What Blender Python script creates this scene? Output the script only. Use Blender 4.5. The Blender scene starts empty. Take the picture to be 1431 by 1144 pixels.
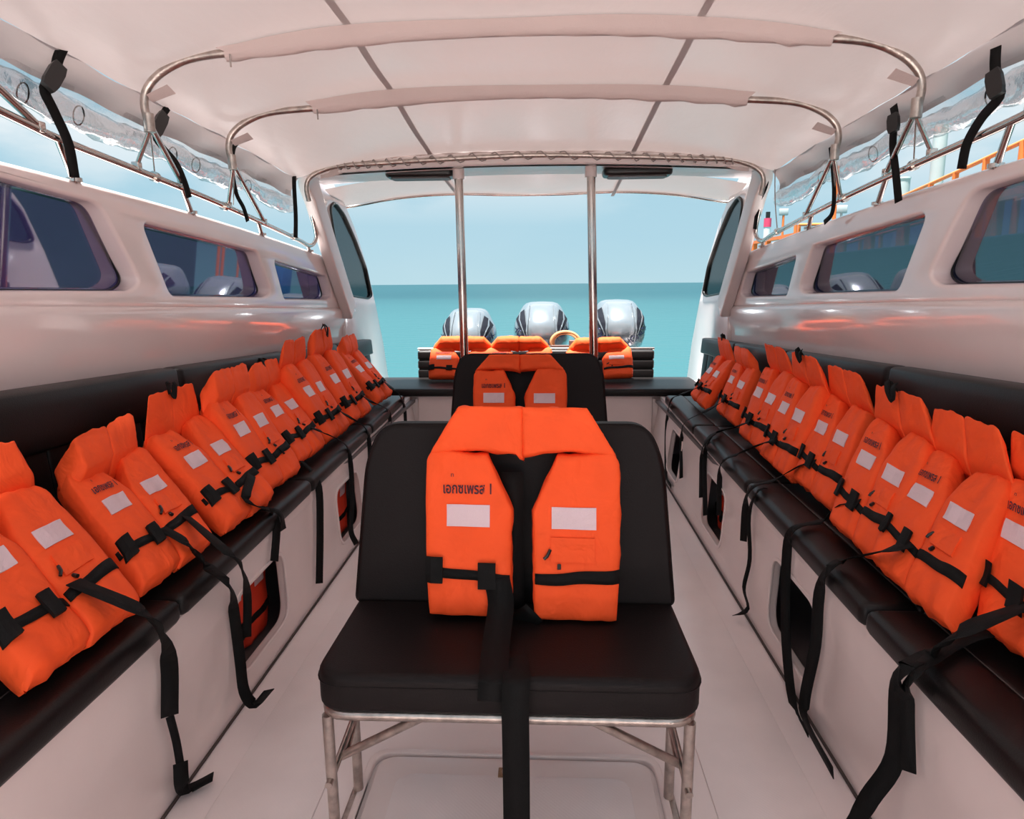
import bpy, bmesh, math, random
from mathutils import Vector, Matrix, noise
from math import sin, cos, pi, radians
V = Vector
C = bpy.context.scene.collection
# ------------------------------------------------------------------ camera
FPX, CX, CY, EYE = 950.0, 715.5, 572.0, V((0, 0, 1.27))
cam_d = bpy.data.cameras.new('camera'); cam = bpy.data.objects.new('camera', cam_d); C.objects.link(cam)
CM = Matrix.Rotation(0.0474551, 4, 'Z') @ Matrix.Rotation(pi/2 - 0.1828249, 4, 'X') @ Matrix.Rotation(radians(-0.45), 4, 'Z')
cam.matrix_world = Matrix.Translation(EYE) @ CM
cam_d.sensor_width = 36; cam_d.lens = FPX/1431*36; cam_d.clip_start = .02; cam_d.clip_end = 9000
bpy.context.scene.camera = cam
# ------------------------------------------------------------------ colour management, sky, sun
vs = bpy.context.scene.view_settings
vs.view_transform = 'Standard'; vs.look = 'None'; vs.gamma = 1; vs.use_curve_mapping = False; vs.exposure = 0.92
w = bpy.data.worlds.new('sky'); bpy.context.scene.world = w; w.use_nodes = True
nt = w.node_tree; nt.nodes.clear(); N = nt.nodes.new; L = nt.links.new
out = N('ShaderNodeOutputWorld'); bg = N('ShaderNodeBackground'); L(bg.outputs[0], out.inputs[0])
tc = N('ShaderNodeTexCoord'); sep = N('ShaderNodeSeparateXYZ'); L(tc.outputs['Generated'], sep.inputs[0])
rp = N('ShaderNodeValToRGB'); L(sep.outputs['Z'], rp.inputs[0])
e = rp.color_ramp.elements; e[0].position = 0.0; e[0].color = (.47, .68, .76, 1); e[1].position = 1; e[1].color = (.22, .42, .62, 1)
a = e.new(.06); a.color = (.42, .645, .755, 1); a = e.new(.3); a.color = (.36, .60, .74, 1)
mp = N('ShaderNodeMapping'); mp.inputs['Scale'].default_value = (1.0, 1.0, 2.6); mp.inputs['Location'].default_value = (3.3, 1.7, .4); L(tc.outputs['Generated'], mp.inputs[0])
nz = N('ShaderNodeTexNoise'); nz.inputs['Scale'].default_value = 2.6; nz.inputs['Detail'].default_value = 8; nz.inputs['Roughness'].default_value = .5
L(mp.outputs[0], nz.inputs[0])
cr = N('ShaderNodeValToRGB'); L(nz.outputs[0], cr.inputs[0]); cr.color_ramp.elements[0].position = .47; cr.color_ramp.elements[1].position = .58
cl = N('ShaderNodeMapRange'); L(sep.outputs['Z'], cl.inputs[0]); cl.inputs[1].default_value = .08; cl.inputs[2].default_value = .2
cl.inputs[3].default_value = .05; cl.inputs[4].default_value = .95
mu = N('ShaderNodeMath'); mu.operation = 'MULTIPLY'; L(cr.outputs[0], mu.inputs[0]); L(cl.outputs[0], mu.inputs[1])
mx = N('ShaderNodeMixRGB'); L(mu.outputs[0], mx.inputs[0]); L(rp.outputs[0], mx.inputs[1]); mx.inputs[2].default_value = (.86, .90, .92, 1)
L(mx.outputs[0], bg.inputs[0]); bg.inputs[1].default_value = 0.56
sd = bpy.data.lights.new('sun', 'SUN'); sd.energy = 12.0; sd.angle = radians(5); sd.color = (1, .96, .92)
sun = bpy.data.objects.new('sun', sd); C.objects.link(sun); sun.rotation_euler = (radians(7), radians(-6), 0)

# ------------------------------------------------------------------ materials
def mat(name, col, rough=.5, metal=0, coat=0, spec=.5, bump=0, bscale=200, var=0, vscale=5, sheen=0):
    m = bpy.data.materials.new(name); m.use_nodes = True; nt = m.node_tree; b = nt.nodes['Principled BSDF']
    b.inputs['Base Color'].default_value = (*col, 1); b.inputs['Roughness'].default_value = rough
    b.inputs['Metallic'].default_value = metal; b.inputs['Coat Weight'].default_value = coat
    b.inputs['Coat Roughness'].default_value = .06
    b.inputs['Specular IOR Level'].default_value = spec; b.inputs['Sheen Weight'].default_value = sheen
    t = nt.nodes.new('ShaderNodeTexCoord')
    if bump:
        n = nt.nodes.new('ShaderNodeTexNoise'); n.inputs['Scale'].default_value = bscale; n.inputs['Detail'].default_value = 3
        nt.links.new(t.outputs['Object'], n.inputs[0]); bp = nt.nodes.new('ShaderNodeBump'); bp.inputs['Strength'].default_value = bump
        bp.inputs['Distance'].default_value = .004
        nt.links.new(n.outputs[0], bp.inputs['Height']); nt.links.new(bp.outputs[0], b.inputs['Normal'])
    if var:
        n = nt.nodes.new('ShaderNodeTexNoise'); n.inputs['Scale'].default_value = vscale; n.inputs['Detail'].default_value = 5
        nt.links.new(t.outputs['Object'], n.inputs[0]); r = nt.nodes.new('ShaderNodeMapRange')
        r.inputs[1].default_value = .3; r.inputs[2].default_value = .7; r.inputs[3].default_value = 1-var; r.inputs[4].default_value = 1+var
        nt.links.new(n.outputs[0], r.inputs[0]); h = nt.nodes.new('ShaderNodeHueSaturation'); h.inputs['Color'].default_value = (*col, 1)
        nt.links.new(r.outputs[0], h.inputs['Value']); nt.links.new(h.outputs[0], b.inputs['Base Color'])
    return m
M = {}
M['gel'] = mat('white_gelcoat', (.88, .76, .74), .13, coat=.6, bump=.06, bscale=5, var=.03, vscale=3)
M['gelmatte'] = mat('bench_gelcoat', (.86, .75, .72), .3, coat=.15, bump=.03, bscale=8, var=.03)
M['floor'] = mat('nonskid_deck', (.92, .82, .80), .32, coat=.25, var=.05, vscale=2.5)
def nonskid(m):
    nt = m.node_tree; b = nt.nodes['Principled BSDF']; t = nt.nodes.new('ShaderNodeTexCoord')
    w1 = nt.nodes.new('ShaderNodeTexVoronoi'); w1.inputs['Scale'].default_value = 130; w1.inputs['Randomness'].default_value = 0
    mp = nt.nodes.new('ShaderNodeMapping'); mp.inputs['Rotation'].default_value = (0, 0, .785); nt.links.new(t.outputs['Object'], mp.inputs[0])
    nt.links.new(mp.outputs[0], w1.inputs[0]); bp = nt.nodes.new('ShaderNodeBump'); bp.inputs['Strength'].default_value = .25; bp.inputs['Distance'].default_value = .002
    nt.links.new(w1.outputs['Distance'], bp.inputs['Height']); nt.links.new(bp.outputs[0], b.inputs['Normal'])
M['nonskid'] = mat('nonskid_panel', (.90, .81, .79), .36, coat=.2, var=.04); nonskid(M['nonskid'])
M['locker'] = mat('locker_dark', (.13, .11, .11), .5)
M['vinyl'] = mat('black_vinyl', (.008, .0062, .0062), .42, bump=.12, bscale=260, spec=.32)
M['vinyl2'] = mat('charcoal_vinyl', (.007, .0045, .0045), .55, bump=.15, bscale=300, spec=.22)
M['orange'] = mat('orange_fabric', (1.0, .105, .022), .7, bump=.10, bscale=500, var=.05, vscale=9, spec=.25)
def wrinkle(m):
    nt = m.node_tree; b = nt.nodes['Principled BSDF']; t = nt.nodes.new('ShaderNodeTexCoord'); n = nt.nodes.new('ShaderNodeTexNoise')
    n.inputs['Scale'].default_value = 11; n.inputs['Detail'].default_value = 3; n.inputs['Distortion'].default_value = .8; nt.links.new(t.outputs['Object'], n.inputs[0])
    bp = nt.nodes.new('ShaderNodeBump'); bp.inputs['Strength'].default_value = .45; bp.inputs['Distance'].default_value = .022; nt.links.new(n.outputs[0], bp.inputs['Height'])
    old = b.inputs['Normal'].links[0].from_node; nt.links.new(bp.outputs[0], old.inputs['Normal'])
wrinkle(M['orange'])
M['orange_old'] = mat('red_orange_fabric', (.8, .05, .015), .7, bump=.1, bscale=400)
M['web'] = mat('black_webbing', (.006, .006, .006), .75, bump=.3, bscale=700, spec=.2)
M['plastic'] = mat('black_plastic', (.01, .01, .01), .35)
M['refl'] = mat('reflective_tape', (.80, .62, .66), .35, bump=.5, bscale=600, spec=.6)
M['ink'] = mat('print_ink', (.06, .015, .03), .8)
M['steel'] = mat('stainless_steel', (.62, .56, .52), .17, metal=1, bump=.05, bscale=60)
M['steelworn'] = mat('worn_steel', (.50, .44, .40), .33, metal=1, bump=.25, bscale=90, var=.25, vscale=40)
M['motor'] = mat('silver_cowl', (.20, .235, .26), .2, metal=.45, coat=.6)
M['motordark'] = mat('cowl_vent', (.012, .014, .02), .7, spec=.1)
M['navy'] = mat('navy_letters', (.01, .015, .06), .4)
M['orangepaint'] = mat('orange_paint', (.90, .20, .04), .5)
M['galv'] = mat('galvanised_pile', (.45, .50, .50), .6, var=.12, vscale=2)
M['green'] = mat('green_fender_wall', (.03, .10, .085), .7, var=.2, vscale=.6)
M['whitepaint'] = mat('white_paint', (.75, .78, .78), .5)
M['redpaint'] = mat('pink_red_paint', (.75, .06, .14), .5)
M['bluepaint'] = mat('blue_paint', (.05, .25, .55), .5)
M['rope'] = mat('tan_rope', (.50, .24, .10), .8, bump=.5, bscale=120)
M['brown'] = mat('brown_bracket', (.10, .05, .04), .5)
M['cord'] = mat('grey_cord', (.36, .31, .29), .8, bump=.5, bscale=300)
M['hill'] = mat('dark_hill', (.05, .07, .08), .9, var=.3, vscale=.02)
M['joint'] = mat('dirty_joint', (.07, .05, .045), .8)
M['thread'] = mat('stitch_thread', (.10, .075, .07), .7)
M['rust'] = mat('rusty_latch', (.30, .17, .09), .5, metal=.4, var=.4, vscale=60)

def fabric():
    m = bpy.data.materials.new('canopy_fabric'); m.use_nodes = True; nt = m.node_tree; b = nt.nodes['Principled BSDF']
    b.inputs['Base Color'].default_value = (.42, .395, .405, 1); b.inputs['Roughness'].default_value = .30; b.inputs['Specular IOR Level'].default_value = .45
    t = nt.nodes.new('ShaderNodeTexCoord'); n = nt.nodes.new('ShaderNodeTexNoise'); n.inputs['Scale'].default_value = 2.2; n.inputs['Detail'].default_value = 6
    mp = nt.nodes.new('ShaderNodeMapping'); mp.inputs['Scale'].default_value = (1.6, .6, 1); nt.links.new(t.outputs['Object'], mp.inputs[0])
    nt.links.new(mp.outputs[0], n.inputs[0]); bp = nt.nodes.new('ShaderNodeBump'); bp.inputs['Strength'].default_value = .35; bp.inputs['Distance'].default_value = .03
    nt.links.new(n.outputs[0], bp.inputs['Height']); nt.links.new(bp.outputs[0], b.inputs['Normal'])
    tr = nt.nodes.new('ShaderNodeBsdfTranslucent'); tr.inputs[0].default_value = (.90, .72, .68, 1)
    mx = nt.nodes.new('ShaderNodeMixShader'); mx.inputs[0].default_value = .06
    nt.links.new(b.outputs[0], mx.inputs[1]); nt.links.new(tr.outputs[0], mx.inputs[2])
    nt.links.new(mx.outputs[0], nt.nodes['Material Output'].inputs[0]); return m
M['canopy'] = fabric()
M['sleeve'] = mat('sleeve_fabric', (.60, .48, .455), .7, bump=.2, bscale=200)
M['tape'] = mat('seam_tape', (.50, .45, .44), .6)
def glassy(name, tint, refl, rough=.02, bump=0, trans=None):
    m = bpy.data.materials.new(name); m.use_nodes = True; nt = m.node_tree; nt.nodes.remove(nt.nodes['Principled BSDF'])
    a = nt.nodes.new('ShaderNodeBsdfTransparent'); a.inputs[0].default_value = (*tint, 1)
    g = nt.nodes.new('ShaderNodeBsdfGlossy'); g.inputs['Roughness'].default_value = rough; g.inputs[0].default_value = (1, 1, 1, 1)
    f = nt.nodes.new('ShaderNodeLayerWeight'); f.inputs[0].default_value = .5
    r = nt.nodes.new('ShaderNodeMapRange'); r.inputs[3].default_value = refl; r.inputs[4].default_value = min(1, refl+.34); nt.links.new(f.outputs['Fresnel'], r.inputs[0])
    mx = nt.nodes.new('ShaderNodeMixShader'); nt.links.new(r.outputs[0], mx.inputs[0]); nt.links.new(a.outputs[0], mx.inputs[1]); nt.links.new(g.outputs[0], mx.inputs[2])
    if bump:
        t = nt.nodes.new('ShaderNodeTexCoord'); n = nt.nodes.new('ShaderNodeTexNoise'); n.inputs['Scale'].default_value = 9; n.inputs['Detail'].default_value = 4
        nt.links.new(t.outputs['Object'], n.inputs[0]); bp = nt.nodes.new('ShaderNodeBump'); bp.inputs['Strength'].default_value = bump; bp.inputs['Distance'].default_value = .05
        nt.links.new(n.outputs[0], bp.inputs['Height']); nt.links.new(bp.outputs[0], g.inputs['Normal'])
    nt.links.new(mx.outputs[0], nt.nodes['Material Output'].inputs[0]); return m
M['tint'] = glassy('tinted_window_glass', (.27, .20, .33), .10)
M['tint2'] = glassy('grey_tinted_glass', (.10, .12, .13), .08, .1)
M['clear'] = glassy('clear_vinyl_film', (.86, .84, .84), .05, .18, bump=.35)

def sea_mat():
    m = bpy.data.materials.new('turquoise_sea'); m.use_nodes = True; nt = m.node_tree; b = nt.nodes['Principled BSDF']
    b.inputs['Roughness'].default_value = .35; b.inputs['Specular IOR Level'].default_value = .12
    t = nt.nodes.new('ShaderNodeTexCoord'); mp = nt.nodes.new('ShaderNodeMapping'); mp.inputs['Scale'].default_value = (.012, .05, 1); nt.links.new(t.outputs['Object'], mp.inputs[0])
    n = nt.nodes.new('ShaderNodeTexNoise'); n.inputs['Scale'].default_value = 1.0; n.inputs['Detail'].default_value = 8; nt.links.new(mp.outputs[0], n.inputs[0])
    r = nt.nodes.new('ShaderNodeValToRGB'); nt.links.new(n.outputs[0], r.inputs[0])
    r.color_ramp.elements[0].position = .3; r.color_ramp.elements[0].color = (.002, .033, .044, 1); r.color_ramp.elements[1].position = .7; r.color_ramp.elements[1].color = (.003, .043, .054, 1)
    g = nt.nodes.new('ShaderNodeSeparateXYZ'); nt.links.new(t.outputs['Object'], g.inputs[0])
    mr = nt.nodes.new('ShaderNodeMapRange'); mr.inputs[1].default_value = 15; mr.inputs[2].default_value = 130; nt.links.new(g.outputs['Y'], mr.inputs[0])
    mx = nt.nodes.new('ShaderNodeMixRGB'); nt.links.new(mr.outputs[0], mx.inputs[0]); mx.inputs[1].default_value = (.020, .078, .088, 1); nt.links.new(r.outputs[0], mx.inputs[2])
    nt.links.new(mx.outputs[0], b.inputs['Base Color'])
    w = nt.nodes.new('ShaderNodeTexNoise'); w.inputs['Scale'].default_value = 1.3; w.inputs['Detail'].default_value = 6
    m2 = nt.nodes.new('ShaderNodeMapping'); m2.inputs['Scale'].default_value = (.5, 1.4, 1); nt.links.new(t.outputs['Object'], m2.inputs[0]); nt.links.new(m2.outputs[0], w.inputs[0])
    bp = nt.nodes.new('ShaderNodeBump'); bp.inputs['Strength'].default_value = .5; bp.inputs['Distance'].default_value = .25
    nt.links.new(w.outputs[0], bp.inputs['Height']); nt.links.new(bp.outputs[0], b.inputs['Normal']); return m
M['sea'] = sea_mat()

# ------------------------------------------------------------------ helpers
def U(px, py, x=None, y=None, z=None):
    """Point of the world seen at a pixel of the 1431x1144 frame, on a real plane of the boat."""
    d = CM.to_3x3() @ V(((px-CX)/FPX, -(py-CY)/FPX, -1.0))
    t = x/d.x if x is not None else y/d.y if y is not None else (z-EYE.z)/d.z
    return EYE + d*t
def PX(p):
    q = CM.to_3x3().transposed() @ (V(p)-EYE); return CX+FPX*q.x/-q.z, CY-FPX*q.y/-q.z
X0 = -.07
def mir(p): return V((2*X0-p[0], p[1], p[2]))
def tagit(o, label=None, cat=None, group=None, kind=None):
    if label: o['label'] = label
    if cat: o['category'] = cat
    if group: o['group'] = group
    if kind: o['kind'] = kind
    return o
def empty(name, loc, label=None, cat=None, group=None, kind=None):
    o = bpy.data.objects.new(name, None); C.objects.link(o); o.location = loc; o.empty_display_size = .1
    return tagit(o, label, cat, group, kind)
ROOTLOC = {}
def world_loc(o):
    l = V(o.location)
    while o.parent: o = o.parent; l = l + o.location
    return l
def obj(name, me, m, parent=None, smooth=True, mirror=False):
    """link mesh data (world coordinates) as one object below parent; children of empties keep world coordinates"""
    if mirror:
        for v in me.vertices: v.co.x = 2*X0 - v.co.x
        me.flip_normals()
    off = world_loc(parent) if parent else None
    if off is not None:
        me.transform(Matrix.Translation(-off))
    me.materials.clear(); me.materials.append(m)
    if smooth: me.shade_smooth()
    o = bpy.data.objects.new(name, me); C.objects.link(o)
    if parent: o.parent = parent
    return o
def mesh(verts, faces, name='m'):
    me = bpy.data.meshes.new(name); me.from_pydata([tuple(v) for v in verts], [], faces); me.update(); return me
def smooth_angle(me, ang=40):
    bm = bmesh.new(); bm.from_mesh(me)
    for f in bm.faces: f.smooth = True
    for ed in bm.edges:
        ed.smooth = not (len(ed.link_faces) == 2 and ed.calc_face_angle(0) > radians(ang))
    bm.to_mesh(me); bm.free(); return me
def merge(*ms):
    bm = bmesh.new()
    for m in ms: bm.from_mesh(m)
    me = bpy.data.meshes.new('m'); bm.to_mesh(me); bm.free(); return me
def box(lo, hi, bev=.0, seg=2):
    bm = bmesh.new(); bmesh.ops.create_cube(bm, size=1)
    for v in bm.verts: v.co = V([lo[i] + (v.co[i]+.5)*(hi[i]-lo[i]) for i in range(3)])
    if bev: bmesh.ops.bevel(bm, geom=bm.edges[:], offset=bev, segments=seg, profile=.6, affect='EDGES')
    me = bpy.data.meshes.new('m'); bm.to_mesh(me); bm.free(); return me
def smooth_path(pts, n=6):
    pts = [V(p) for p in pts]
    if len(pts) < 3: return [pts[0].lerp(pts[-1], i/n) for i in range(n+1)]
    P = [2*pts[0]-pts[1]] + pts + [2*pts[-1]-pts[-2]]; r = []
    for i in range(1, len(P)-2):
        for k in range(n):
            t = k/n; a, b, c, d = P[i-1], P[i], P[i+1], P[i+2]
            r.append(.5*((2*b)+(c-a)*t+(2*a-5*b+4*c-d)*t*t+(3*b-a-3*c+d)*t**3))
    r.append(pts[-1]); return r
def frames(path, up0=None):
    T = []
    for i in range(len(path)):
        d = path[min(i+1, len(path)-1)] - path[max(i-1, 0)]; T.append(d.normalized() if d.length > 1e-9 else V((0, 0, 1)))
    u = up0 or (V((0, 0, 1)) if abs(T[0].z) < .9 else V((1, 0, 0)))
    r = []
    for t in T:
        u = (u - t*u.dot(t)); u = u.normalized() if u.length > 1e-6 else t.orthogonal().normalized()
        r.append((t, u, t.cross(u)))
    return r
def tube(path, r, n=10, cap=True, rf=None):
    path = [V(p) for p in path]; vs, fs = [], []
    for i, (p, (t, u, s)) in enumerate(zip(path, frames(path))):
        rr = rf(i/(len(path)-1)) if rf else r
        for k in range(n):
            a = 2*pi*k/n; vs.append(p + (u*cos(a)+s*sin(a))*rr)
    for i in range(len(path)-1):
        for k in range(n):
            fs.append((i*n+k, i*n+(k+1) % n, (i+1)*n+(k+1) % n, (i+1)*n+k))
    if cap: fs.append(tuple(range(n))[::-1]); fs.append(tuple((len(path)-1)*n+k for k in range(n)))
    me = mesh(vs, fs); bm = bmesh.new(); bm.from_mesh(me); bmesh.ops.recalc_face_normals(bm, faces=bm.faces[:]); bm.to_mesh(me); bm.free()
    return smooth_angle(me, 60)
def ribbon(path, normals, wd, th=.0022, widths=None):
    """flat webbing: path points with face normals"""
    vs, fs = [], []
    for i, p in enumerate(path):
        t = (path[min(i+1, len(path)-1)] - path[max(i-1, 0)])
        t = t.normalized() if t.length > 1e-9 else V((0, 0, 1))
        n = normals[i]; s = t.cross(n); s = s.normalized() if s.length > 1e-6 else V((0, 1, 0)); nn = s.cross(t).normalized()
        w_ = (widths[i] if widths else wd)/2
        for a, b in ((-1, 0), (1, 0), (1, 1), (-1, 1)): vs.append(p + s*(a*w_) + nn*(b*th))
    for i in range(len(path)-1):
        for k in range(4): fs.append((i*4+k, i*4+(k+1) % 4, (i+1)*4+(k+1) % 4, (i+1)*4+k))
    fs.append((3, 2, 1, 0)); k = (len(path)-1)*4; fs.append((k, k+1, k+2, k+3))
    return mesh(vs, fs)
def roundpoly(pts, r, seg=5):
    """pts 2D list; r single or per corner"""
    n = len(pts); o = []
    for i in range(n):
        rr = r[i] if isinstance(r, (list, tuple)) else r
        p = V(pts[i]).to_2d(); a = V(pts[i-1]).to_2d()-p; b = V(pts[(i+1) % n]).to_2d()-p
        if rr <= 0: o.append(p); continue
        q = min(rr, a.length*.48, b.length*.48); A = p + a.normalized()*q; B = p + b.normalized()*q
        for k in range(seg+1):
            t = k/seg; o.append(A*(1-t)**2 + p*2*t*(1-t) + B*t*t)
    return o
def plate(outer, holes=(), th=.03, bev=.0, bres=2):
    """2D outline with holes -> solid mesh, local x,y from the outline, local z = thickness centred on 0"""
    cu = bpy.data.curves.new('c', 'CURVE'); cu.dimensions = '2D'; cu.fill_mode = 'BOTH'
    for pl in [outer, *holes]:
        s = cu.splines.new('POLY'); s.points.add(len(pl)-1); s.use_cyclic_u = True
        for i, p in enumerate(pl): s.points[i].co = (p[0], p[1], 0, 1)
    cu.extrude = th/2-bev; cu.bevel_depth = bev; cu.bevel_resolution = bres; cu.offset = -bev
    o = bpy.data.objects.new('c', cu); me = bpy.data.meshes.new_from_object(o); bpy.data.objects.remove(o); bpy.data.curves.remove(cu)
    bm = bmesh.new(); bm.from_mesh(me); bmesh.ops.remove_doubles(bm, verts=bm.verts, dist=1e-5)
    bmesh.ops.recalc_face_normals(bm, faces=bm.faces[:]); bm.to_mesh(me); bm.free()
    return smooth_angle(me, 35)
def warp(me, f):
    for v in me.vertices: v.co = f(v.co)
    bm = bmesh.new(); bm.from_mesh(me); bmesh.ops.recalc_face_normals(bm, faces=bm.faces[:]); bm.to_mesh(me); bm.free(); me.update()
    return me
def cushion(lo, hi, r=.03, n=(10, 10, 4), f=None, puff=0.0, e=.0):
    """rounded, slightly puffed upholstery block"""
    bm = bmesh.new(); bmesh.ops.create_cube(bm, size=1)
    cx = [(lo[i]+hi[i])/2 for i in range(3)]; hs = [(hi[i]-lo[i])/2 for i in range(3)]
    for v in bm.verts: v.co = V([cx[i]+v.co[i]*2*hs[i] for i in range(3)])
    bmesh.ops.bevel(bm, geom=bm.edges[:], offset=r, segments=4, profile=.55, affect='EDGES')
    if puff or f:
        long = [ed for ed in bm.edges if ed.calc_length() > .12]
        for _ in range(2):
            bmesh.ops.subdivide_edges(bm, edges=[ed for ed in bm.edges if ed.calc_length() > .07], cuts=1, use_grid_fill=True)
    for v in bm.verts:
        q = [(v.co[i]-cx[i])/hs[i] for i in range(3)]
        if puff:
            k = min(range(3), key=lambda i: hs[i]); g = 1
            for i in range(3):
                if i != k: g *= max(0, 1-q[i]**4)
            v.co[k] += puff*g*(1 if q[k] > 0 else -1)
        if f: v.co = f(v.co)
    bmesh.ops.recalc_face_normals(bm, faces=bm.faces[:])
    me = bpy.data.meshes.new('m'); bm.to_mesh(me); bm.free(); return smooth_angle(me, 50)
def text_mesh(s, size, font_scale=(1, 1), bold=0):
    cu = bpy.data.curves.new('t', 'FONT'); cu.body = s; cu.size = size; cu.align_x = 'CENTER'; cu.resolution_u = 3; cu.offset = bold
    o = bpy.data.objects.new('t', cu); C.objects.link(o); bpy.context.view_layer.update()
    me = bpy.data.meshes.new_from_object(o.evaluated_get(bpy.context.evaluated_depsgraph_get())); bpy.data.objects.remove(o); bpy.data.curves.remove(cu)
    for v in me.vertices: v.co.x *= font_scale[0]; v.co.y *= font_scale[1]
    return me
def sgn(side, p): return p if side < 0 else mir(p)

# ------------------------------------------------------------------ sea, far shore
me = mesh([(-4000, -3000, -.9), (4000, -3000, -.9), (4000, 7000, -.9), (-4000, 7000, -.9)], [(0, 1, 2, 3)])
tagit(obj('sea', me, M['sea'], smooth=False), 'calm turquoise sea reaching the horizon', None, None, 'structure')
vs_, fs_ = [], []; n = 60
for i in range(n+1):
    a = radians(-95 + 62*i/n); R = 700; h = 26*(.55+.6*noise.noise(V((i*.11, 3, 0)))+.12*noise.noise(V((i*.7, 9, 0))))*min(1, (n-i)/14)
    for r_, zz in ((R, -1), (R+60, max(.5, h*.6)), (R+140, max(.8, h)), (R+300, -1)): vs_.append((sin(a)*r_, cos(a)*r_, zz))
for i in range(n):
    for k in range(3): fs_.append((i*4+k, i*4+k+1, (i+1)*4+k+1, (i+1)*4+k))
tagit(obj('far_hills', mesh(vs_, fs_), M['hill']), 'dark wooded shore far beyond the left windows', None, None, 'structure')

# ------------------------------------------------------------------ deck floor
YB = 4.95                       # rear bench front
fl = merge(box((-1.52, -.8, -.06), (1.38, 6.3, 0)))
floor = tagit(obj('floor', fl, M['floor'], smooth=False), kind='structure')
fd = merge(mesh([(-1.75, -5.8, 1.15), (1.6, -5.8, 1.15), (1.6, -.95, .5), (-1.75, -.95, .5), (-1.75, -5.8, .2), (1.6, -5.8, .2), (1.6, -.95, -.06), (-1.75, -.95, -.06)], [(0, 3, 2, 1), (4, 5, 6, 7), (0, 1, 5, 4), (1, 2, 6, 5), (2, 3, 7, 6), (3, 0, 4, 7)]))
tagit(obj('floor_bounce_foredeck', fd, M['gelmatte'], smooth=False), kind='structure')  # unseen bow deck behind the camera, added and sloped to bounce sunlight aft
# raised non-skid panels along each side of the aisle
for x0, x1, y0, y1, nm in ((-.82, -.56, .3, 4.8, 'deck_panel'), (.42, .68, .3, 4.8, 'deck_panel'), (-.46, .31, 2.05, 3.05, 'deck_panel'), (-.46, .31, 3.9, 4.8, 'deck_panel')):
    p = plate(roundpoly([(x0, y0), (x1, y0), (x1, y1), (x0, y1)], .04), (), .006, .002)
    obj(nm, warp(p, lambda c: V((c.x, c.y, .002+c.z))), M['nonskid'], floor)
for s in (-1, 1):
    xx = -.925 if s < 0 else .785
    obj('floor_joint', tube([(xx-.004*s, y, .004) for y in (-.6, 1, 2, 3, 4, 4.95)], .0045, 6), M['joint'], floor)
# hatch under the chair
h = empty('floor_hatch', (-.08, 1.3, 0), 'white rectangular deck hatch set in the floor under the nearest chair', 'hatch')
hp = roundpoly([(-.47, .75), (.31, .75), (.31, 1.655), (-.47, 1.655)], .06)
hp2 = roundpoly([(-.452, .77), (.292, .77), (.292, 1.637), (-.452, 1.637)], .05)
obj('hatch_frame', warp(plate(hp, [hp2], .02, .004), lambda c: V((c.x, c.y, c.z+.006))), M['gelmatte'], h)
obj('hatch_lid', warp(plate(roundpoly([(-.44, .78), (.28, .78), (.28, 1.628), (-.44, 1.628)], .05), (), .014, .003), lambda c: V((c.x, c.y, c.z+.005))), M['gelmatte'], h)
obj('nonskid_inset', warp(plate(roundpoly([(-.38, .86), (.22, .86), (.22, 1.56), (-.38, 1.56)], .05), (), .004, .001), lambda c: V((c.x, c.y, c.z+.013))), M['nonskid'], h)
lp = U(708, 1080, z=.014)
lt = obj('hatch_latch', merge(box((lp.x-.022, lp.y-.018, .012), (lp.x+.022, lp.y+.018, .017), .002)), M['rust'], h)
obj('latch_ring', tube([(lp.x+.011*cos(a), lp.y+.011*sin(a), .019) for a in [2*pi*i/14 for i in range(15)]], .0022, 6, False), M['steelworn'], lt)

# ------------------------------------------------------------------ hull sides
def zseam(Y): return 1.225 - .0372*(Y-1.77)
def ztop(Y): return 1.605 - .026*max(0, Y-1.8) - .0175*max(0, Y-2.2)**1.7
def XL(z): return -1.47 + .03*max(0, min(1, (z-1.1)/.5))
WOPEN = [[(-.2, 1.50), (1.25, 1.50), (2.27, 1.47), (2.50, 1.285), (2.44, 1.243), (-.2, 1.30)],
         None, None]
def ux(px, py, X=-1.45): p = U(px, py, x=X); return (p.y, p.z)
W1 = [ux(-260, 175), ux(139, 285), ux(196, 392), ux(183, 406), ux(-260, 404)]
W2 = [ux(199, 311), ux(360, 352), ux(379, 408), ux(370, 415), ux(239, 413)]
W3 = [ux(383, 364), ux(457, 386), ux(464, 413), ux(458, 418), ux(397, 417)]
G = []
for wv, r in ((W1, .05), (W2, .04), (W3, .03)): G.append(roundpoly(wv, r, 5))
hull = {}
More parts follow.
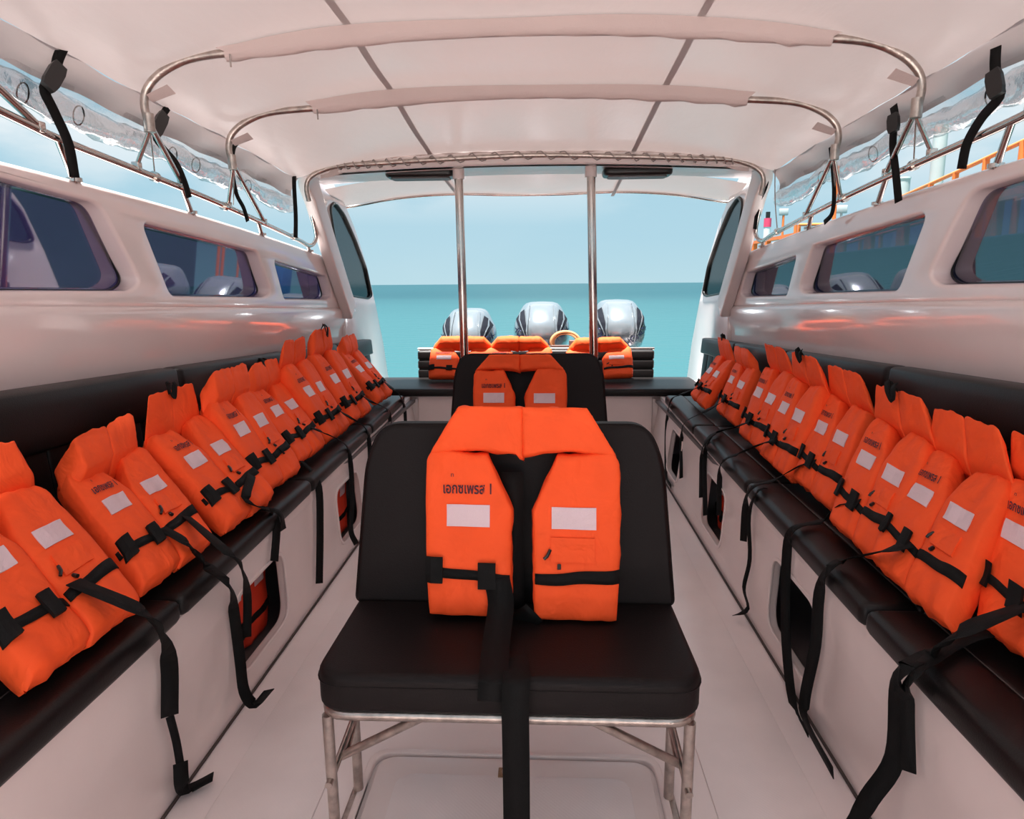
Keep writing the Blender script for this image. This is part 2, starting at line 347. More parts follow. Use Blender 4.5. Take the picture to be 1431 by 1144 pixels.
for s, nm in ((-1, 'wall_left'), (1, 'wall_right')):
    mi = s > 0
    # lower glossy wall below the seam
    Ys = [-.8+i*.25 for i in range(25)]
    vv, ff = [], []
    prof = lambda Y: [(-1.50, 0), (-1.495, .5), (-1.475, zseam(Y)-.16), (-1.435, zseam(Y)-.03), (-1.440, zseam(Y)-.012), (-1.452, zseam(Y)), (-1.50, zseam(Y)), (-1.60, zseam(Y)-.3), (-1.60, 0)]
    for Y in Ys:
        for q in prof(Y): vv.append((q[0], Y, q[1]))
    for i in range(len(Ys)-1):
        for k in range(8): ff.append((i*9+k, i*9+k+1, (i+1)*9+k+1, (i+1)*9+k))
    lower = mesh(vv, ff); bm = bmesh.new(); bm.from_mesh(lower); bmesh.ops.recalc_face_normals(bm, faces=bm.faces[:]); bm.to_mesh(lower); bm.free(); smooth_angle(lower, 50)
    wall = tagit(obj(nm, lower, M['gel'], mirror=mi), kind='structure')
    top = [(Y, ztop(Y)) for Y in [4.55-.15*i for i in range(36)]]
    outer = [(-.8, zseam(-.8)-.01)] + [(y_, zseam(y_)-.01) for y_ in (1, 2, 3, 4)] + [(5.02, zseam(5.0)-.01)] + top + [(-.8, ztop(-.8))]
    pl = plate(outer, G, .075, .014, 3)
    # flat faces need extra vertices only along edges; shape = plane leaning a little
    obj('coaming', warp(pl, lambda c: V((-1.485 + c.z, c.x, c.y))), M['gel'], wall, smooth=False, mirror=mi)
    for m_ in (bpy.data.objects[wall.children[-1].name].data,): smooth_angle(m_, 35)
    # window panes set back in the openings
    for gi, g in enumerate(G):
        cxm = sum(p[0] for p in g)/len(g); czm = sum(p[1] for p in g)/len(g)
        big = [(p[0]+(.02 if p[0] > cxm else -.02), p[1]+(.02 if p[1] > czm else -.02)) for p in g]
        pn = warp(plate(big, (), .005), lambda c: V((-1.520 + c.z + .085*(c.y-1.33), c.x, c.y)))
        o = tagit(obj('window_%d' % (gi+1+(3 if mi else 0)), pn, M['tint'], smooth=False, mirror=mi), kind='structure')
        inner = [(cxm+(p[0]-cxm)*.985, czm+(p[1]-czm)*.97) for p in g]
        obj('window_seal', warp(plate(g, [inner], .008, .001), lambda c: V((-1.518 + c.z, c.x, c.y))), M['plastic'], o, mirror=mi)
# aft wings beside the stern, with the dark lens-shaped side windows
def wing(s):
    out_ = [ux(428, 250), ux(438, 235), ux(462, 250), ux(478, 275), ux(496, 318), ux(512, 368), ux(525, 425), ux(536, 480), ux(545, 540), ux(550, 600), (5.9, -.0), (4.9, .0)] + [(4.95, zseam(4.95))]
    out_ = roundpoly(out_, [0, .02, .03, 0, 0, 0, 0, 0, 0, 0, 0, 0, 0])
    lens = roundpoly([ux(460, 288), ux(467, 281), ux(480, 298), ux(497, 335), ux(512, 375), ux(520, 413), ux(516, 418), ux(486, 413), ux(476, 380), ux(466, 327)], .05, 4)
    wi = plate(out_, [lens], .05, .006)
    t = tagit(obj('trim_1' if s < 0 else 'trim_2', warp(wi, lambda c: V((-1.475 + c.z, c.x, c.y))), M['gel'], mirror=s > 0), kind='structure')
    cxm = sum(p[0] for p in lens)/len(lens); czm = sum(p[1] for p in lens)/len(lens)
    inner = [(cxm+(p[0]-cxm)*.93, czm+(p[1]-czm)*.965) for p in lens]
    w_ = tagit(obj('window_7' if s < 0 else 'window_8', warp(plate(lens, (), .006), lambda c: V((-1.462 + c.z, c.x, c.y))), M['tint2'], smooth=False, mirror=s > 0), kind='structure')
    obj('window_seal', warp(plate(lens, [inner], .022, .006), lambda c: V((-1.452 + c.z, c.x, c.y))), M['plastic'], w_, mirror=s > 0)
wing(-1); wing(1)
# arch: raked side posts and curved header
arch = empty('arch', (X0, 4.05, 1.1), 'white moulded hardtop arch framing the open stern', 'arch')
def arch_path():
    a = [V((-1.415, 4.93, 1.08)), V((-1.405, 4.55, 1.45)), V((-1.395, 4.22, 1.78)), V((-1.375, 4.08, 1.895)), V((-1.31, 4.05, 1.925)), V((-1.1, 4.05, 1.945)), V((-.6, 4.05, 1.965)), V((X0, 4.05, 1.972))]
    return a
ap = arch_path(); full = ap + [mir(p) for p in ap[-2::-1]]
path = smooth_path(full, 5)
def arch_mesh():
    vs_, fs_ = [], []; n_ = len(path)
    prof = roundpoly([(-.045, -.07), (.045, -.07), (.045, .09), (-.045, .09)], .018, 3); k_ = len(prof)
    for i, p in enumerate(path):
        t = (path[min(i+1, n_-1)]-path[max(i-1, 0)]).normalized()
        inn = V((X0, 4.2, 1.2))-p; inn = (inn - t*inn.dot(t)).normalized()       # towards the inside of the arch
        # side posts: profile lies flat against the wing; header: hangs down
        q = t.cross(inn).normalized()
        if q.y < 0: q = -q
        b = V((1 if p.x < X0 else -1, 0, 0)); b = (b - t*b.dot(t)); wgt = min(1, max(0, (1.93-p.z)/.12)); 
        inn = (inn*(1-wgt)+b.normalized()*wgt if b.length > .1 else inn).normalized(); q = t.cross(inn).normalized()
        if q.y < 0: q = -q
        for a, c in prof: vs_.append(p + inn*a*.8 + q*c)
    for i in range(n_-1):
        for k in range(k_): fs_.append((i*k_+k, i*k_+(k+1) % k_, (i+1)*k_+(k+1) % k_, (i+1)*k_+k))
    me = mesh(vs_, fs_); bm = bmesh.new(); bm.from_mesh(me); bmesh.ops.recalc_face_normals(bm, faces=bm.faces[:]); bm.to_mesh(me); bm.free(); return smooth_angle(me, 40)
obj('arch_frame', arch_mesh(), M['gelmatte'], arch)
# underside plate aft of the header
def zr(x): return 1.955 - .05*((x-X0)/1.4)**2
vs_, fs_ = [], []
for j, (yy, dz) in enumerate(((4.1, -.012), (4.3, 0), (4.5, .004), (4.5, .03), (4.1, .03))):
    for i in range(25):
        x = X0-1.34+2.68*i/24; vs_.append((x, yy, zr(x)+dz-.01))
for j in range(4):
    for i in range(24): fs_.append((j*25+i, j*25+i+1, (j+1)*25+i+1, (j+1)*25+i))
obj('header_underside', mesh(vs_, fs_), M['gelmatte'], arch)

# ------------------------------------------------------------------ rear canopy over the stern
rc = empty('stern_canopy', (X0, 4.8, 1.9), 'white fabric awning over the outboards beyond the arch', 'awning')
vs_, fs_ = [], []; nx, ny = 28, 8
for j in range(ny+1):
    for i in range(nx+1):
        u = i/nx*2-1; v = j/ny; x = X0 + u*(1.34+.12*v); z = 1.965 - .028*v - .09*abs(u)**3 - .02*sin(pi*v)*(1-u*u) - .018*v*cos(u*5)*(1-abs(u)); vs_.append((x, 4.5+.75*v, z))
for j in range(ny):
    for i in range(nx): fs_.append((j*(nx+1)+i, j*(nx+1)+i+1, (j+1)*(nx+1)+i+1, (j+1)*(nx+1)+i))
obj('awning_fabric', mesh(vs_, fs_), M['canopy'], rc)
edge = [vs_[ny*(nx+1)+i] for i in range(nx+1)]
obj('awning_rail', tube(smooth_path([(edge[0][0]-.02, 4.62, 1.80)] + [(p[0], p[1], p[2]-.006) for p in edge[::4]] + [(edge[-1][0]+.02, 4.62, 1.80)], 4), .010, 8), M['steel'], rc)
for x in (X0-.565, X0+.565): obj('seam_tape', mesh([(x-.012, 4.5, 1.935), (x+.012, 4.5, 1.935), (x+.022, 5.25, 1.90), (x-.002, 5.25, 1.90)], [(0, 1, 2, 3)]), M['tape'], rc, smooth=False)

# ------------------------------------------------------------------ poles under the arch
for x, xt, lab in ((-.487, -.50, 'upright stainless steel pole under the arch, the left one of two'), (.302, .272, 'upright stainless steel pole under the arch, the right one of two')):
    p = empty('support_pole', (x, 4.15, 0), lab, 'pole')
    obj('pole_tube', tube([(x+(x-xt)*.6, 4.15, 0), (x, 4.15, .9), (xt, 4.15, 1.93)], .0255, 16), M['steel'], p)
    obj('pole_socket', tube([(xt, 4.15, 1.875), (xt, 4.15, 1.95)], .034, 16), M['gelmatte'], p)
    obj('pole_foot', tube([(x+(x-xt)*.6, 4.15, 0), (x+(x-xt)*.6, 4.15, .012)], .05, 16), M['steel'], p)
# two black lamps below the header
for a_, b_, lab in ((541, 636, 'black oblong lamp under the arch, left of the left pole'), (842, 938, 'black oblong lamp under the arch, right of the right pole')):
    A = U(a_, 246, y=4.25); B = U(b_, 246 if a_ < 700 else 241, y=4.25); z = (A.z+B.z)/2
    l = empty('ceiling_lamp', ((A.x+B.x)/2, 4.25, z+.03), lab, 'lamp', 'lamps under the arch')
    obj('lamp_housing', warp(plate(roundpoly([(A.x, 4.17), (B.x, 4.17), (B.x, 4.33), (A.x, 4.33)], .04), (), .05, .018, 3), lambda c: V((c.x, c.y, z+.012+c.z))), M['plastic'], l)
    obj('lamp_lens', warp(plate(roundpoly([(A.x+.03, 4.19), (B.x-.03, 4.19), (B.x-.03, 4.31), (A.x+.03, 4.31)], .03), (), .008, .002), lambda c: V((c.x, c.y, z-.016+c.z))), M['locker'], l)

# ------------------------------------------------------------------ main canopy
def cz(Y): return 2.142 - .018*(Y-1.4) - .0148*(Y-1.4)**2
def ez(Y): return 1.955 - .030*(Y-1.75) - .004*(Y-1.75)**2
EX = 1.335
RIBS = [.55, 1.6-.0, 2.38, 3.0, 3.98]
def can_pt(X, Y):
    u = abs(X-X0)/EX; c = cz(Y); e_ = ez(Y)
    sag = 0
    for a_, b_ in zip(RIBS, RIBS[1:]):
        if a_ <= Y <= b_: sag = sin(pi*(Y-a_)/(b_-a_))
    z = c - (c-e_)*u**3.2 - .012*sag*(1-u**2) + .03*sag*max(0, u-.7)*0
    z += .006*noise.noise(V((X*2.3, Y*2.1, 0))) + .010*max(0, u-.75)*sin(Y*21+X*9)
    return V((X, Y, z))
can = empty('canopy', (X0, 2.2, 2.0), 'white translucent fabric canopy stretched over steel bows', 'canopy')
vs_, fs_ = [], []; nx, ny = 72, 76
for j in range(ny+1):
    Y = -.3 + 4.29*j/ny
    for i in range(nx+1): vs_.append(can_pt(X0-EX+2*EX*i/nx, Y))
for j in range(ny):
    for i in range(nx): fs_.append((j*(nx+1)+i, j*(nx+1)+i+1, (j+1)*(nx+1)+i+1, (j+1)*(nx+1)+i))
obj('roof_fabric', mesh(vs_, fs_), M['canopy'], can)
for s in (-1, 1):
    vs_, fs_ = [], []; n_ = 90
    for j in range(n_+1):
        Y = -.3+4.29*j/n_; e_ = can_pt(X0-EX, Y)
        hgt = .085 + .012*(Y-1.7)*.5
        for k in range(5):
            t = k/4; vs_.append((e_.x-.012*sin(t*pi)-.035*t + .006*sin(Y*13+k), Y, e_.z - hgt*t))
    for j in range(n_):
        for k in range(4): fs_.append((j*5+k, j*5+k+1, (j+1)*5+k+1, (j+1)*5+k))
    obj('valance', mesh(vs_, fs_), M['canopy'], can, mirror=s > 0)
    # rolled-up clear vinyl side curtain hanging below the valance
    vs_, fs_ = [], []; n_ = 170; kk = 14
    random.seed(5)
    for j in range(n_+1):
        Y = -.3+4.32*j/n_; e_ = can_pt(X0-EX, Y)
        sag = .022*abs(sin((Y+.25)*pi/.72)); cxr = -1.445; czr = e_.z-.135-sag
        for k in range(kk):
            a_ = 2*pi*k/kk; rr = .034*(1+.45*noise.noise(V((cos(a_)*1.2, sin(a_)*1.2+4, Y*4.5)))+.3*noise.noise(V((cos(a_)*3, sin(a_)*3, Y*13))))
            vs_.append((cxr+.65*rr*cos(a_), Y, czr+1.25*rr*sin(a_)))
    for j in range(n_):
        for k in range(kk): fs_.append((j*kk+k, j*kk+(k+1) % kk, (j+1)*kk+(k+1) % kk, (j+1)*kk+k))
    # loose sheet between roll and valance
    b0 = len(vs_)
    for j in range(n_+1):
        Y = -.3+4.32*j/n_; e_ = can_pt(X0-EX, Y); sag = .022*abs(sin((Y+.25)*pi/.72))
        for k in range(4):
            t = k/3; vs_.append((-1.44+.02*sin(Y*9+k*1.5)*t, Y, e_.z-.07-(.075+sag)*t))
    for j in range(n_):
        for k in range(3): fs_.append((b0+j*4+k, b0+j*4+k+1, b0+(j+1)*4+k+1, b0+(j+1)*4+k))
    obj('clear_curtain', mesh(vs_, fs_), M['clear'], can, mirror=s > 0)
    # thin black ties round the roll
    for Y in (1.95, 2.18, 2.72, 2.9, 3.4):
        c_ = V((-1.445, Y, can_pt(X0-EX, Y).z-.14))
        obj('curtain_tie', tube([c_+V((.018*cos(a_), .006*sin(a_), .030*sin(a_)-.01)) for a_ in [2*pi*i/14 for i in range(15)]], .0022, 5, False), M['web'], can, mirror=s > 0)
for x in (X0-.565, X0+.565):
    vs_, fs_ = [], []
    for j in range(60):
        Y = -.3+4.28*j/59
        for d_ in (-.013, .013): p = can_pt(x+d_, Y); vs_.append((p.x, p.y, p.z-.004))
    for j in range(59): fs_.append((j*2, j*2+1, j*2+3, j*2+2))
    obj('seam_tape', mesh(vs_, fs_), M['tape'], can)
# bows (pipes) with their fabric sleeves
fr = empty('canopy_support', (X0, 2.4, 1.6), 'stainless pipe frame of bows and struts holding up the canopy', 'frame')
def bow_pts(Y, drop, foot=None):
    c = cz(Y)-.03; e_ = ez(Y)
    h_ = [V((X0-1.265, Y, e_-.13-drop)), V((X0-1.275, Y, e_-.06)), V((X0-1.255, Y, e_-.005)), V((X0-1.19, Y, (e_*.72+c*.28)+.005)), V((X0-1.08, Y, e_*.50+c*.5+.01)), V((X0-.85, Y, e_*.30+c*.70)), V((X0-.5, Y, c-.014)), V((X0, Y, c))]
    return h_
def bow(Y, sleeve, drop=0):
    h_ = bow_pts(Y, drop); full = h_ + [mir(p) for p in h_[-2::-1]]; pth = smooth_path(full, 6)
    obj('bow', tube(pth, .0135, 10), M['steelworn'], fr)
    if sleeve:
        hw = sleeve; seg = [p for p in pth if abs(p.x-X0) <= hw]
        vs_, fs_ = [], []
        for i, p in enumerate(seg):
            wv = .004*sin(p.x*38)+.003*sin(p.x*71)
            top = can_pt(p.x, Y).z-.004
            pr = [(-.021, top), (-.021, p.z), (-.012, p.z-.021), (0, p.z-.026+wv), (.012, p.z-.02), (.018, p.z), (.018, top)]
            ex = .03 if i in (0, len(seg)-1) else 0
            for (dy, z_) in pr: vs_.append((p.x + (ex*(1 if p.x > X0 else -1) if z_ == top else 0), Y+dy, z_))
        for i in range(len(seg)-1):
            for k in range(6): fs_.append((i*7+k, i*7+k+1, (i+1)*7+k+1, (i+1)*7+k))
        o = obj('sleeve', mesh(vs_, fs_), M['sleeve'], can)
        e0 = seg[0]; obj('tie_cord', tube([e0+V((.02, -.02, -.01)), e0+V((.022, -.022, -.05))], .003, 6), M['cord'], can)
    return pth
bow(.55, .98); b1 = bow(2.38, .985); b2 = bow(3.0, .93); b3 = bow(3.96, 0)
# lacing that binds the canopy to the last bow
pth = [p for p in b3 if abs(p.x-X0) < 1.12]
edge_ = []
for i in range(181):
    t = i/180*(len(pth)-1); a_ = int(min(t, len(pth)-2)); p = pth[a_].lerp(pth[a_+1], t-a_)
    edge_.append(p+V((0, .020*cos(i*.9), .022*sin(i*.9)+.004*noise.noise(V((i*.7, 0, 0))))))
obj('lacing', tube(edge_, .0035, 5), M['cord'], can)
vs_, fs_ = [], []
for i in range(121):
    x = X0-1.2+2.4*i/120; c = can_pt(x, 3.98).z
    for k in range(4): vs_.append((x, 3.98+.004*k+.006*sin(i*.8+k), c-.002-.012*k-.006*sin(i*.55)*(k > 1)))
for i in range(120):
    for k in range(3): fs_.append((i*4+k, i*4+k+1, (i+1)*4+k+1, (i+1)*4+k))
obj('hem', mesh(vs_, fs_), M['sleeve'], can)
# struts, side by side (left ones measured, right ones mirrored)
RX = -1.425
for s in (-1, 1):
    g = lambda p: sgn(s, p)
    def rod(a_, b_, r=.0105, nm='strut', par=fr, mt='steel'):
        return obj(nm, tube([g(a_), g(b_)], r, 8), M[mt], par)
    hz = lambda Y: U(*{0: (0, 155)}[0], x=RX).z
    J1 = V((X0-1.265, 2.38, ez(2.38)-.12)); J2 = V((X0-1.265, 3.0, ez(3.0)-.12))
    rod(V((-1.39, 1.42, 1.95)), U(54, 176, x=RX)); rod(J1, U(254, 255, x=RX)); rod(J1+V((0, .01, -.01)), U(191, 231, x=RX), .008); rod(J1, U(216, 240, x=RX), .0025)
    rod(J2, U(369, 309, x=RX)); rod(J2+V((0, .01, -.01)), U(319, 286, x=RX), .008); rod(J2+V((0.01, 0, 0)), U(326, 286, x=RX), .0025)
    for q in (U(54, 176, x=RX), U(254, 255, x=RX), U(191, 231, x=RX), U(369, 309, x=RX), U(319, 286, x=RX)):
        obj('hinge', merge(box(g(q)-V((.014, .012, .018)), g(q)+V((.014, .012, .012)), .004)), M['steel'], fr)
    for J in (J1, J2): obj('joint', tube([g(J+V((0, 0, .03))), g(J-V((0, 0, .03)))], .018, 10), M['steelworn'], fr)
    for J in (J1, J2):   # fabric tab pinned to the bow
        t_ = [J+V((.0, -.01, .085)), J+V((.085, -.02, .115)), J+V((.095, .015, .095)), J+V((.01, .02, .07))]
        obj('fabric_tab', mesh([g(p) for p in t_], [(0, 1, 2, 3)]), M['sleeve'], can, smooth=False)

# ------------------------------------------------------------------ grab rails on the coamings
for s, lab in ((-1, 'long stainless grab rail along the left gunwale'), (1, 'long stainless grab rail along the right gunwale')):
    g = lambda p: sgn(s, p)
    r = empty('grab_rail', g(V((RX, 2.5, 1.5))), lab, 'rail')
    A = [U(0, 155, x=RX), U(84, 195, x=RX), U(210, 245, x=RX), U(315, 288, x=RX), U(411, 332, x=RX)]
    s0 = A[0]+(A[0]-A[1])*4.5
    pr = [s0] + A + [U(432, 343, x=RX)+V((0, 0, 0)), U(441, 335, x=RX), U(440, 318, x=RX+.01), U(430, 280, x=-1.41), U(420, 248, x=-1.40), U(417, 238, x=-1.395)]
    obj('rail_tube', tube([g(p) for p in smooth_path(pr, 5)], .0125, 10), M['steel'], r)
    for a_, b_ in (((80, 193), (104, 251)), ((254, 262), (269, 305)), ((361, 311), (367, 339)), ((430, 343), (434, 364))):
        P, Q = U(*a_, x=RX), U(*b_, x=-1.455)
        Q.z = ztop(Q.y)-.005
        po = obj('post', tube([g(P), g(Q)], .0105, 8), M['steel'], r)
        obj('flange', tube([g(Q+V((0, 0, .0))), g(Q+V((0, 0, .012)))], .022, 12), M['steel'], po)
    for q in (U(216, 247, x=RX), U(313, 288, x=RX), U(410, 331, x=RX)):
        dv = (A[3]-A[2]).normalized()*.012
        obj('collar_fitting', tube([g(q-dv), g(q+dv)], .019, 10), M['steel'], r)
    obj('rail_cord', tube([g(p) for p in smooth_path([U(413, 245, x=-1.4), U(413, 290, x=-1.415), U(410, 330, x=RX)], 4)], .003, 5), M['cord'], r)

# ------------------------------------------------------------------ side benches
def zf(Y): return .442 + .003*max(0, Y-1.3)
def flare(Y): return .020*max(0, Y-1.5)        # the box flares outward aft            # top of the moulded bench box
BX = -.925
SEC = [-.55, .52, 1.56, 2.6, 3.66, 4.66]
OPEN = [(1.86, 2.265), (2.92, 3.32), (3.95, 4.32)]
benches = {}
for s, nm in ((-1, 'left'), (1, 'right')):
    mi = s > 0
    b = empty('side_bench', sgn(s, V((-1.2, 2.4, 0))), 'long white moulded bench with black cushions along the %s side' % nm, 'bench'); benches[s] = b
    outer = [(y_, 0) for y_ in (-.8, 0, 1, 1.5, 2, 2.5, 3, 3.5, 4, 4.5, 4.97)] + [(y_, zf(y_)) for y_ in (4.97, 4.5, 4, 3.5, 3, 2.5, 2, 1.5, 1, 0, -.8)]
    holes = [roundpoly([(y0, .085), (y1, .085), (y1, .33+.006*y1), (y0, .33+.006*y1)], .07, 6) for y0, y1 in OPEN]
    f = plate(outer, holes, .03, .006)
    obj('bench_front', warp(f, lambda c: V((BX-.015+c.z-flare(c.x)*c.y/.45, c.x, c.y))), M['gelmatte'], b, mirror=mi)
    for y0, y1 in OPEN:
        A = roundpoly([(y0-.006, .079), (y1+.006, .079), (y1+.006, .336+.006*y1), (y0-.006, .336+.006*y1)], .075, 6)
        B_ = roundpoly([(y0+.006, .091), (y1-.006, .091), (y1-.006, .324+.006*y1), (y0+.006, .324+.006*y1)], .066, 6)
        obj('opening_lip', warp(plate(A, [B_], .012, .003), lambda c: V((BX+.001+c.z*.8-flare(c.x)*c.y/.45, c.x, c.y))), M['gelmatte'], b, mirror=mi)
    # dark locker behind the openings
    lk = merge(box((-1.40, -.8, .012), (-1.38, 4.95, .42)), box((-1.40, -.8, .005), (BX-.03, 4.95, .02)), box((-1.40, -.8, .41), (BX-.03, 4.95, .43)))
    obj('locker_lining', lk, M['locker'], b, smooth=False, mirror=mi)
    for y0, y1 in zip(SEC, SEC[1:]):
        def bend(c): return V((c.x - flare(c.y)*max(0, min(1, (c.x+1.375)/.4)), c.y, c.z + zf(c.y)))
        o = obj('seat_cushion', cushion((-1.375, y0+.004, .0), (BX-.115, y1-.004, .052), .014, puff=.005, f=bend), M['vinyl'], b, mirror=mi)
        obj('front_roll', cushion((BX-.122, y0+.004, -.004), (BX+.018, y1-.004, .058), .026, puff=.005, f=bend), M['vinyl'], o, mirror=mi)
        ys = [y0+.02+(y1-y0-.04)*k/6 for k in range(7)]
        obj('stitching', tube([sgn(s, V((BX-.118-flare(y_)*.83, y_, zf(y_)+.0525))) for y_ in ys], .0018, 5), M['thread'], o)
    # backrest: channelled lower part and padded roll on top
    def btop(Y): return 1.0 - .043*(Y-1.75)
    ye = 5.42
    yb = [-.6, .4, 1.45, 2.5, 3.55, 4.5, ye]
    n_ = 0; y = -.6
    def lean(c): # c.z given as fraction-like height above the seat
        Y = c.y; zt = btop(Y); z0 = zf(Y)+.04; t = c.z
        return V((c.x - .030*t, Y, z0 + (zt-z0)*t))
    while y < ye-.02:
        y2 = min(y+.15, ye)
        obj('back_channel', cushion((-1.43, y+.001, .0), (-1.375, y2-.001, .66), .012, f=lean, puff=.004), M['vinyl'], b, mirror=mi); y = y2
    for y0, y1 in zip(yb, yb[1:]):
        obj('back_roll', cushion((-1.435, y0, .655), (-1.35, y1, 1.0), .03, f=lean, puff=.006), M['vinyl'], b, mirror=mi)

# ------------------------------------------------------------------ stern bench
zb = zf(4.9)
rb = empty('stern_bench', (X0, 5.3, 0), 'white moulded bench with black seat and padded back across the stern', 'bench')
obj('bench_front', box((-.94, 4.97, 0), (.80, 5.01, zb), .006), M['gelmatte'], rb)
obj('bench_end', box((-1.46, 4.99, 0), (-.94, 5.03, zb-.01), .006), M['gelmatte'], rb)
obj('bench_end', box((.80, 4.99, 0), (1.32, 5.03, zb-.01), .006), M['gelmatte'], rb)
obj('moulded_deck', box((-1.45, 4.99, zb-.03), (1.31, 5.78, zb), .006), M['gelmatte'], rb)
for x0_, x1_ in ((-1.34, -.5), (-.495, .36), (.365, 1.20)):
    c_ = obj('seat_cushion', cushion((x0_, 4.93, zb), (x1_, 5.60, zb+.056), .022, puff=.005), M['vinyl'], rb)
rbt = U(583, 488, y=5.55); rbt2 = U(915, 489, y=5.55)
for k in range(3):
    z0 = zb+.05+k*.075
    obj('back_channel', cushion((rbt.x, 5.55, z0), (rbt2.x, 5.65, z0+.078), .02, puff=.006), M['vinyl'], rb)
obj('back_rail', tube([(rbt.x-.01, 5.64, zb+.285), (rbt2.x+.01, 5.64, zb+.285)], .012, 8), M['steel'], rb)
tr = merge(box((-1.46, 5.72, -.9), (1.32, 5.80, zb-.005), .006))
tagit(obj('wall_rear', tr, M['gel'], smooth=False), kind='structure')

# ------------------------------------------------------------------ chairs
def chair(dy, lab):
    c = empty('deck_chair', (-.08, 1.45+dy, 0), lab, 'chair', 'double chairs down the middle of the deck')
    D = lambda p: V((p[0], p[1]+dy, p[2]))
    cx_ = -.078
    # seat: rounded plan
    sp = roundpoly([(-.492, 1.285), (.336, 1.285), (.330, 1.67), (-.486, 1.67)], [.075, .075, .03, .03], 8)
    def dome(cc, lo, hi):
        z = lo + (hi-lo)*(cc.z/.10+.5)
        if cc.z > 0.02: z += .006*(1-((cc.x-cx_)/.42)**4)*max(0, 1-((cc.y-1.48)/.2)**4)
        return V((cc.x, cc.y+dy, z))
    seat = warp(plate(sp, (), .10, .018, 4), lambda cc: dome(cc, .372, .462)); smooth_angle(seat, 55)
    so = obj('seat', seat, M['vinyl2'], c)
    obj('seat_seam', tube([V((p.x*1.003+.0002, p.y+dy, .437)) for p in sp[:] + [sp[0]]], .0022, 5, False), M['vinyl2'], so)
    # back
    bp_ = roundpoly([(-.412, 0), (.412, 0), (.385, .36), (.345, .455), (-.345, .455), (-.385, .36)], [.02, .02, .12, .11, .11, .12], 7)
    ang = .085/.45
    def bk(cc): return V((cx_+cc.x, 1.655+dy + cc.z + ang*cc.y, .458+cc.y))
    bo = obj('backrest', warp(plate(bp_, (), .06, .012, 4), bk), M['vinyl2'], c); smooth_angle(bo.data, 50)
    obj('back_piping', tube([bk(V((p.x*1.0, p.y, -.02)))for p in bp_+[bp_[0]]], .0025, 5, False), M['vinyl2'], bo)
    S = 'steelworn'; r = .0125
    ring = roundpoly([(-.475, 1.305), (.317, 1.305), (.317, 1.62), (-.475, 1.62)], .05, 5)
    obj('seat_frame', tube([D((p.x, p.y, .360)) for p in ring+[ring[0]]], r, 10, False), M[S], c)
    for sx, xx in ((-1, -.468), (1, .31)):
        fx = xx - sx*.0; 
        obj('leg', tube([D((xx, 1.31, .355)), D((fx, 1.315, .012))], r, 10), M[S], c)
        lg = obj('leg', tube([D((xx, 1.5, .355)), D((fx, 1.5, .012))], r, 10), M[S], c)
        obj('floor_runner', merge(box(D((fx-.016, 1.22, 0)), D((fx+.016, 1.53, .014)), .003)), M[S], c)
        # side braces and the long diagonal up to the front rail
        MX = lambda p: V((p.x if sx < 0 else 2*-.079-p.x, p.y+dy, p.z))
        P1, P2, P3 = (U(495, 1002, x=-.468), U(459, 1098, x=-.468), U(477, 1056, x=-.468)); P4 = U(592, 1000, y=1.315); P4.z = .352
        obj('brace', tube([MX(P1), MX(P2)], .0085, 8), M[S], c)
        obj('brace', tube([MX(P1+V((0, .02, .0))), MX(P3+V((0, .03, -.02)))], .0085, 8), M[S], c)
        obj('brace', tube([MX(P3), MX(P4)], .0105, 8), M[S], c)
        obj('back_bracket', merge(box(D((xx-sx*.05-.012, 1.70, .34)), D((xx-sx*.05+.012, 1.72, .62)), .003), box(D((xx-sx*.05-.012, 1.61, .34)), D((xx-sx*.05+.012, 1.71, .352)), .003)), M[S], c)
    return c
chair(0, 'black padded double chair in the foreground, the nearest one to the viewer')
chair(1.79, 'black padded double chair farther back, half hidden behind the nearest chair')

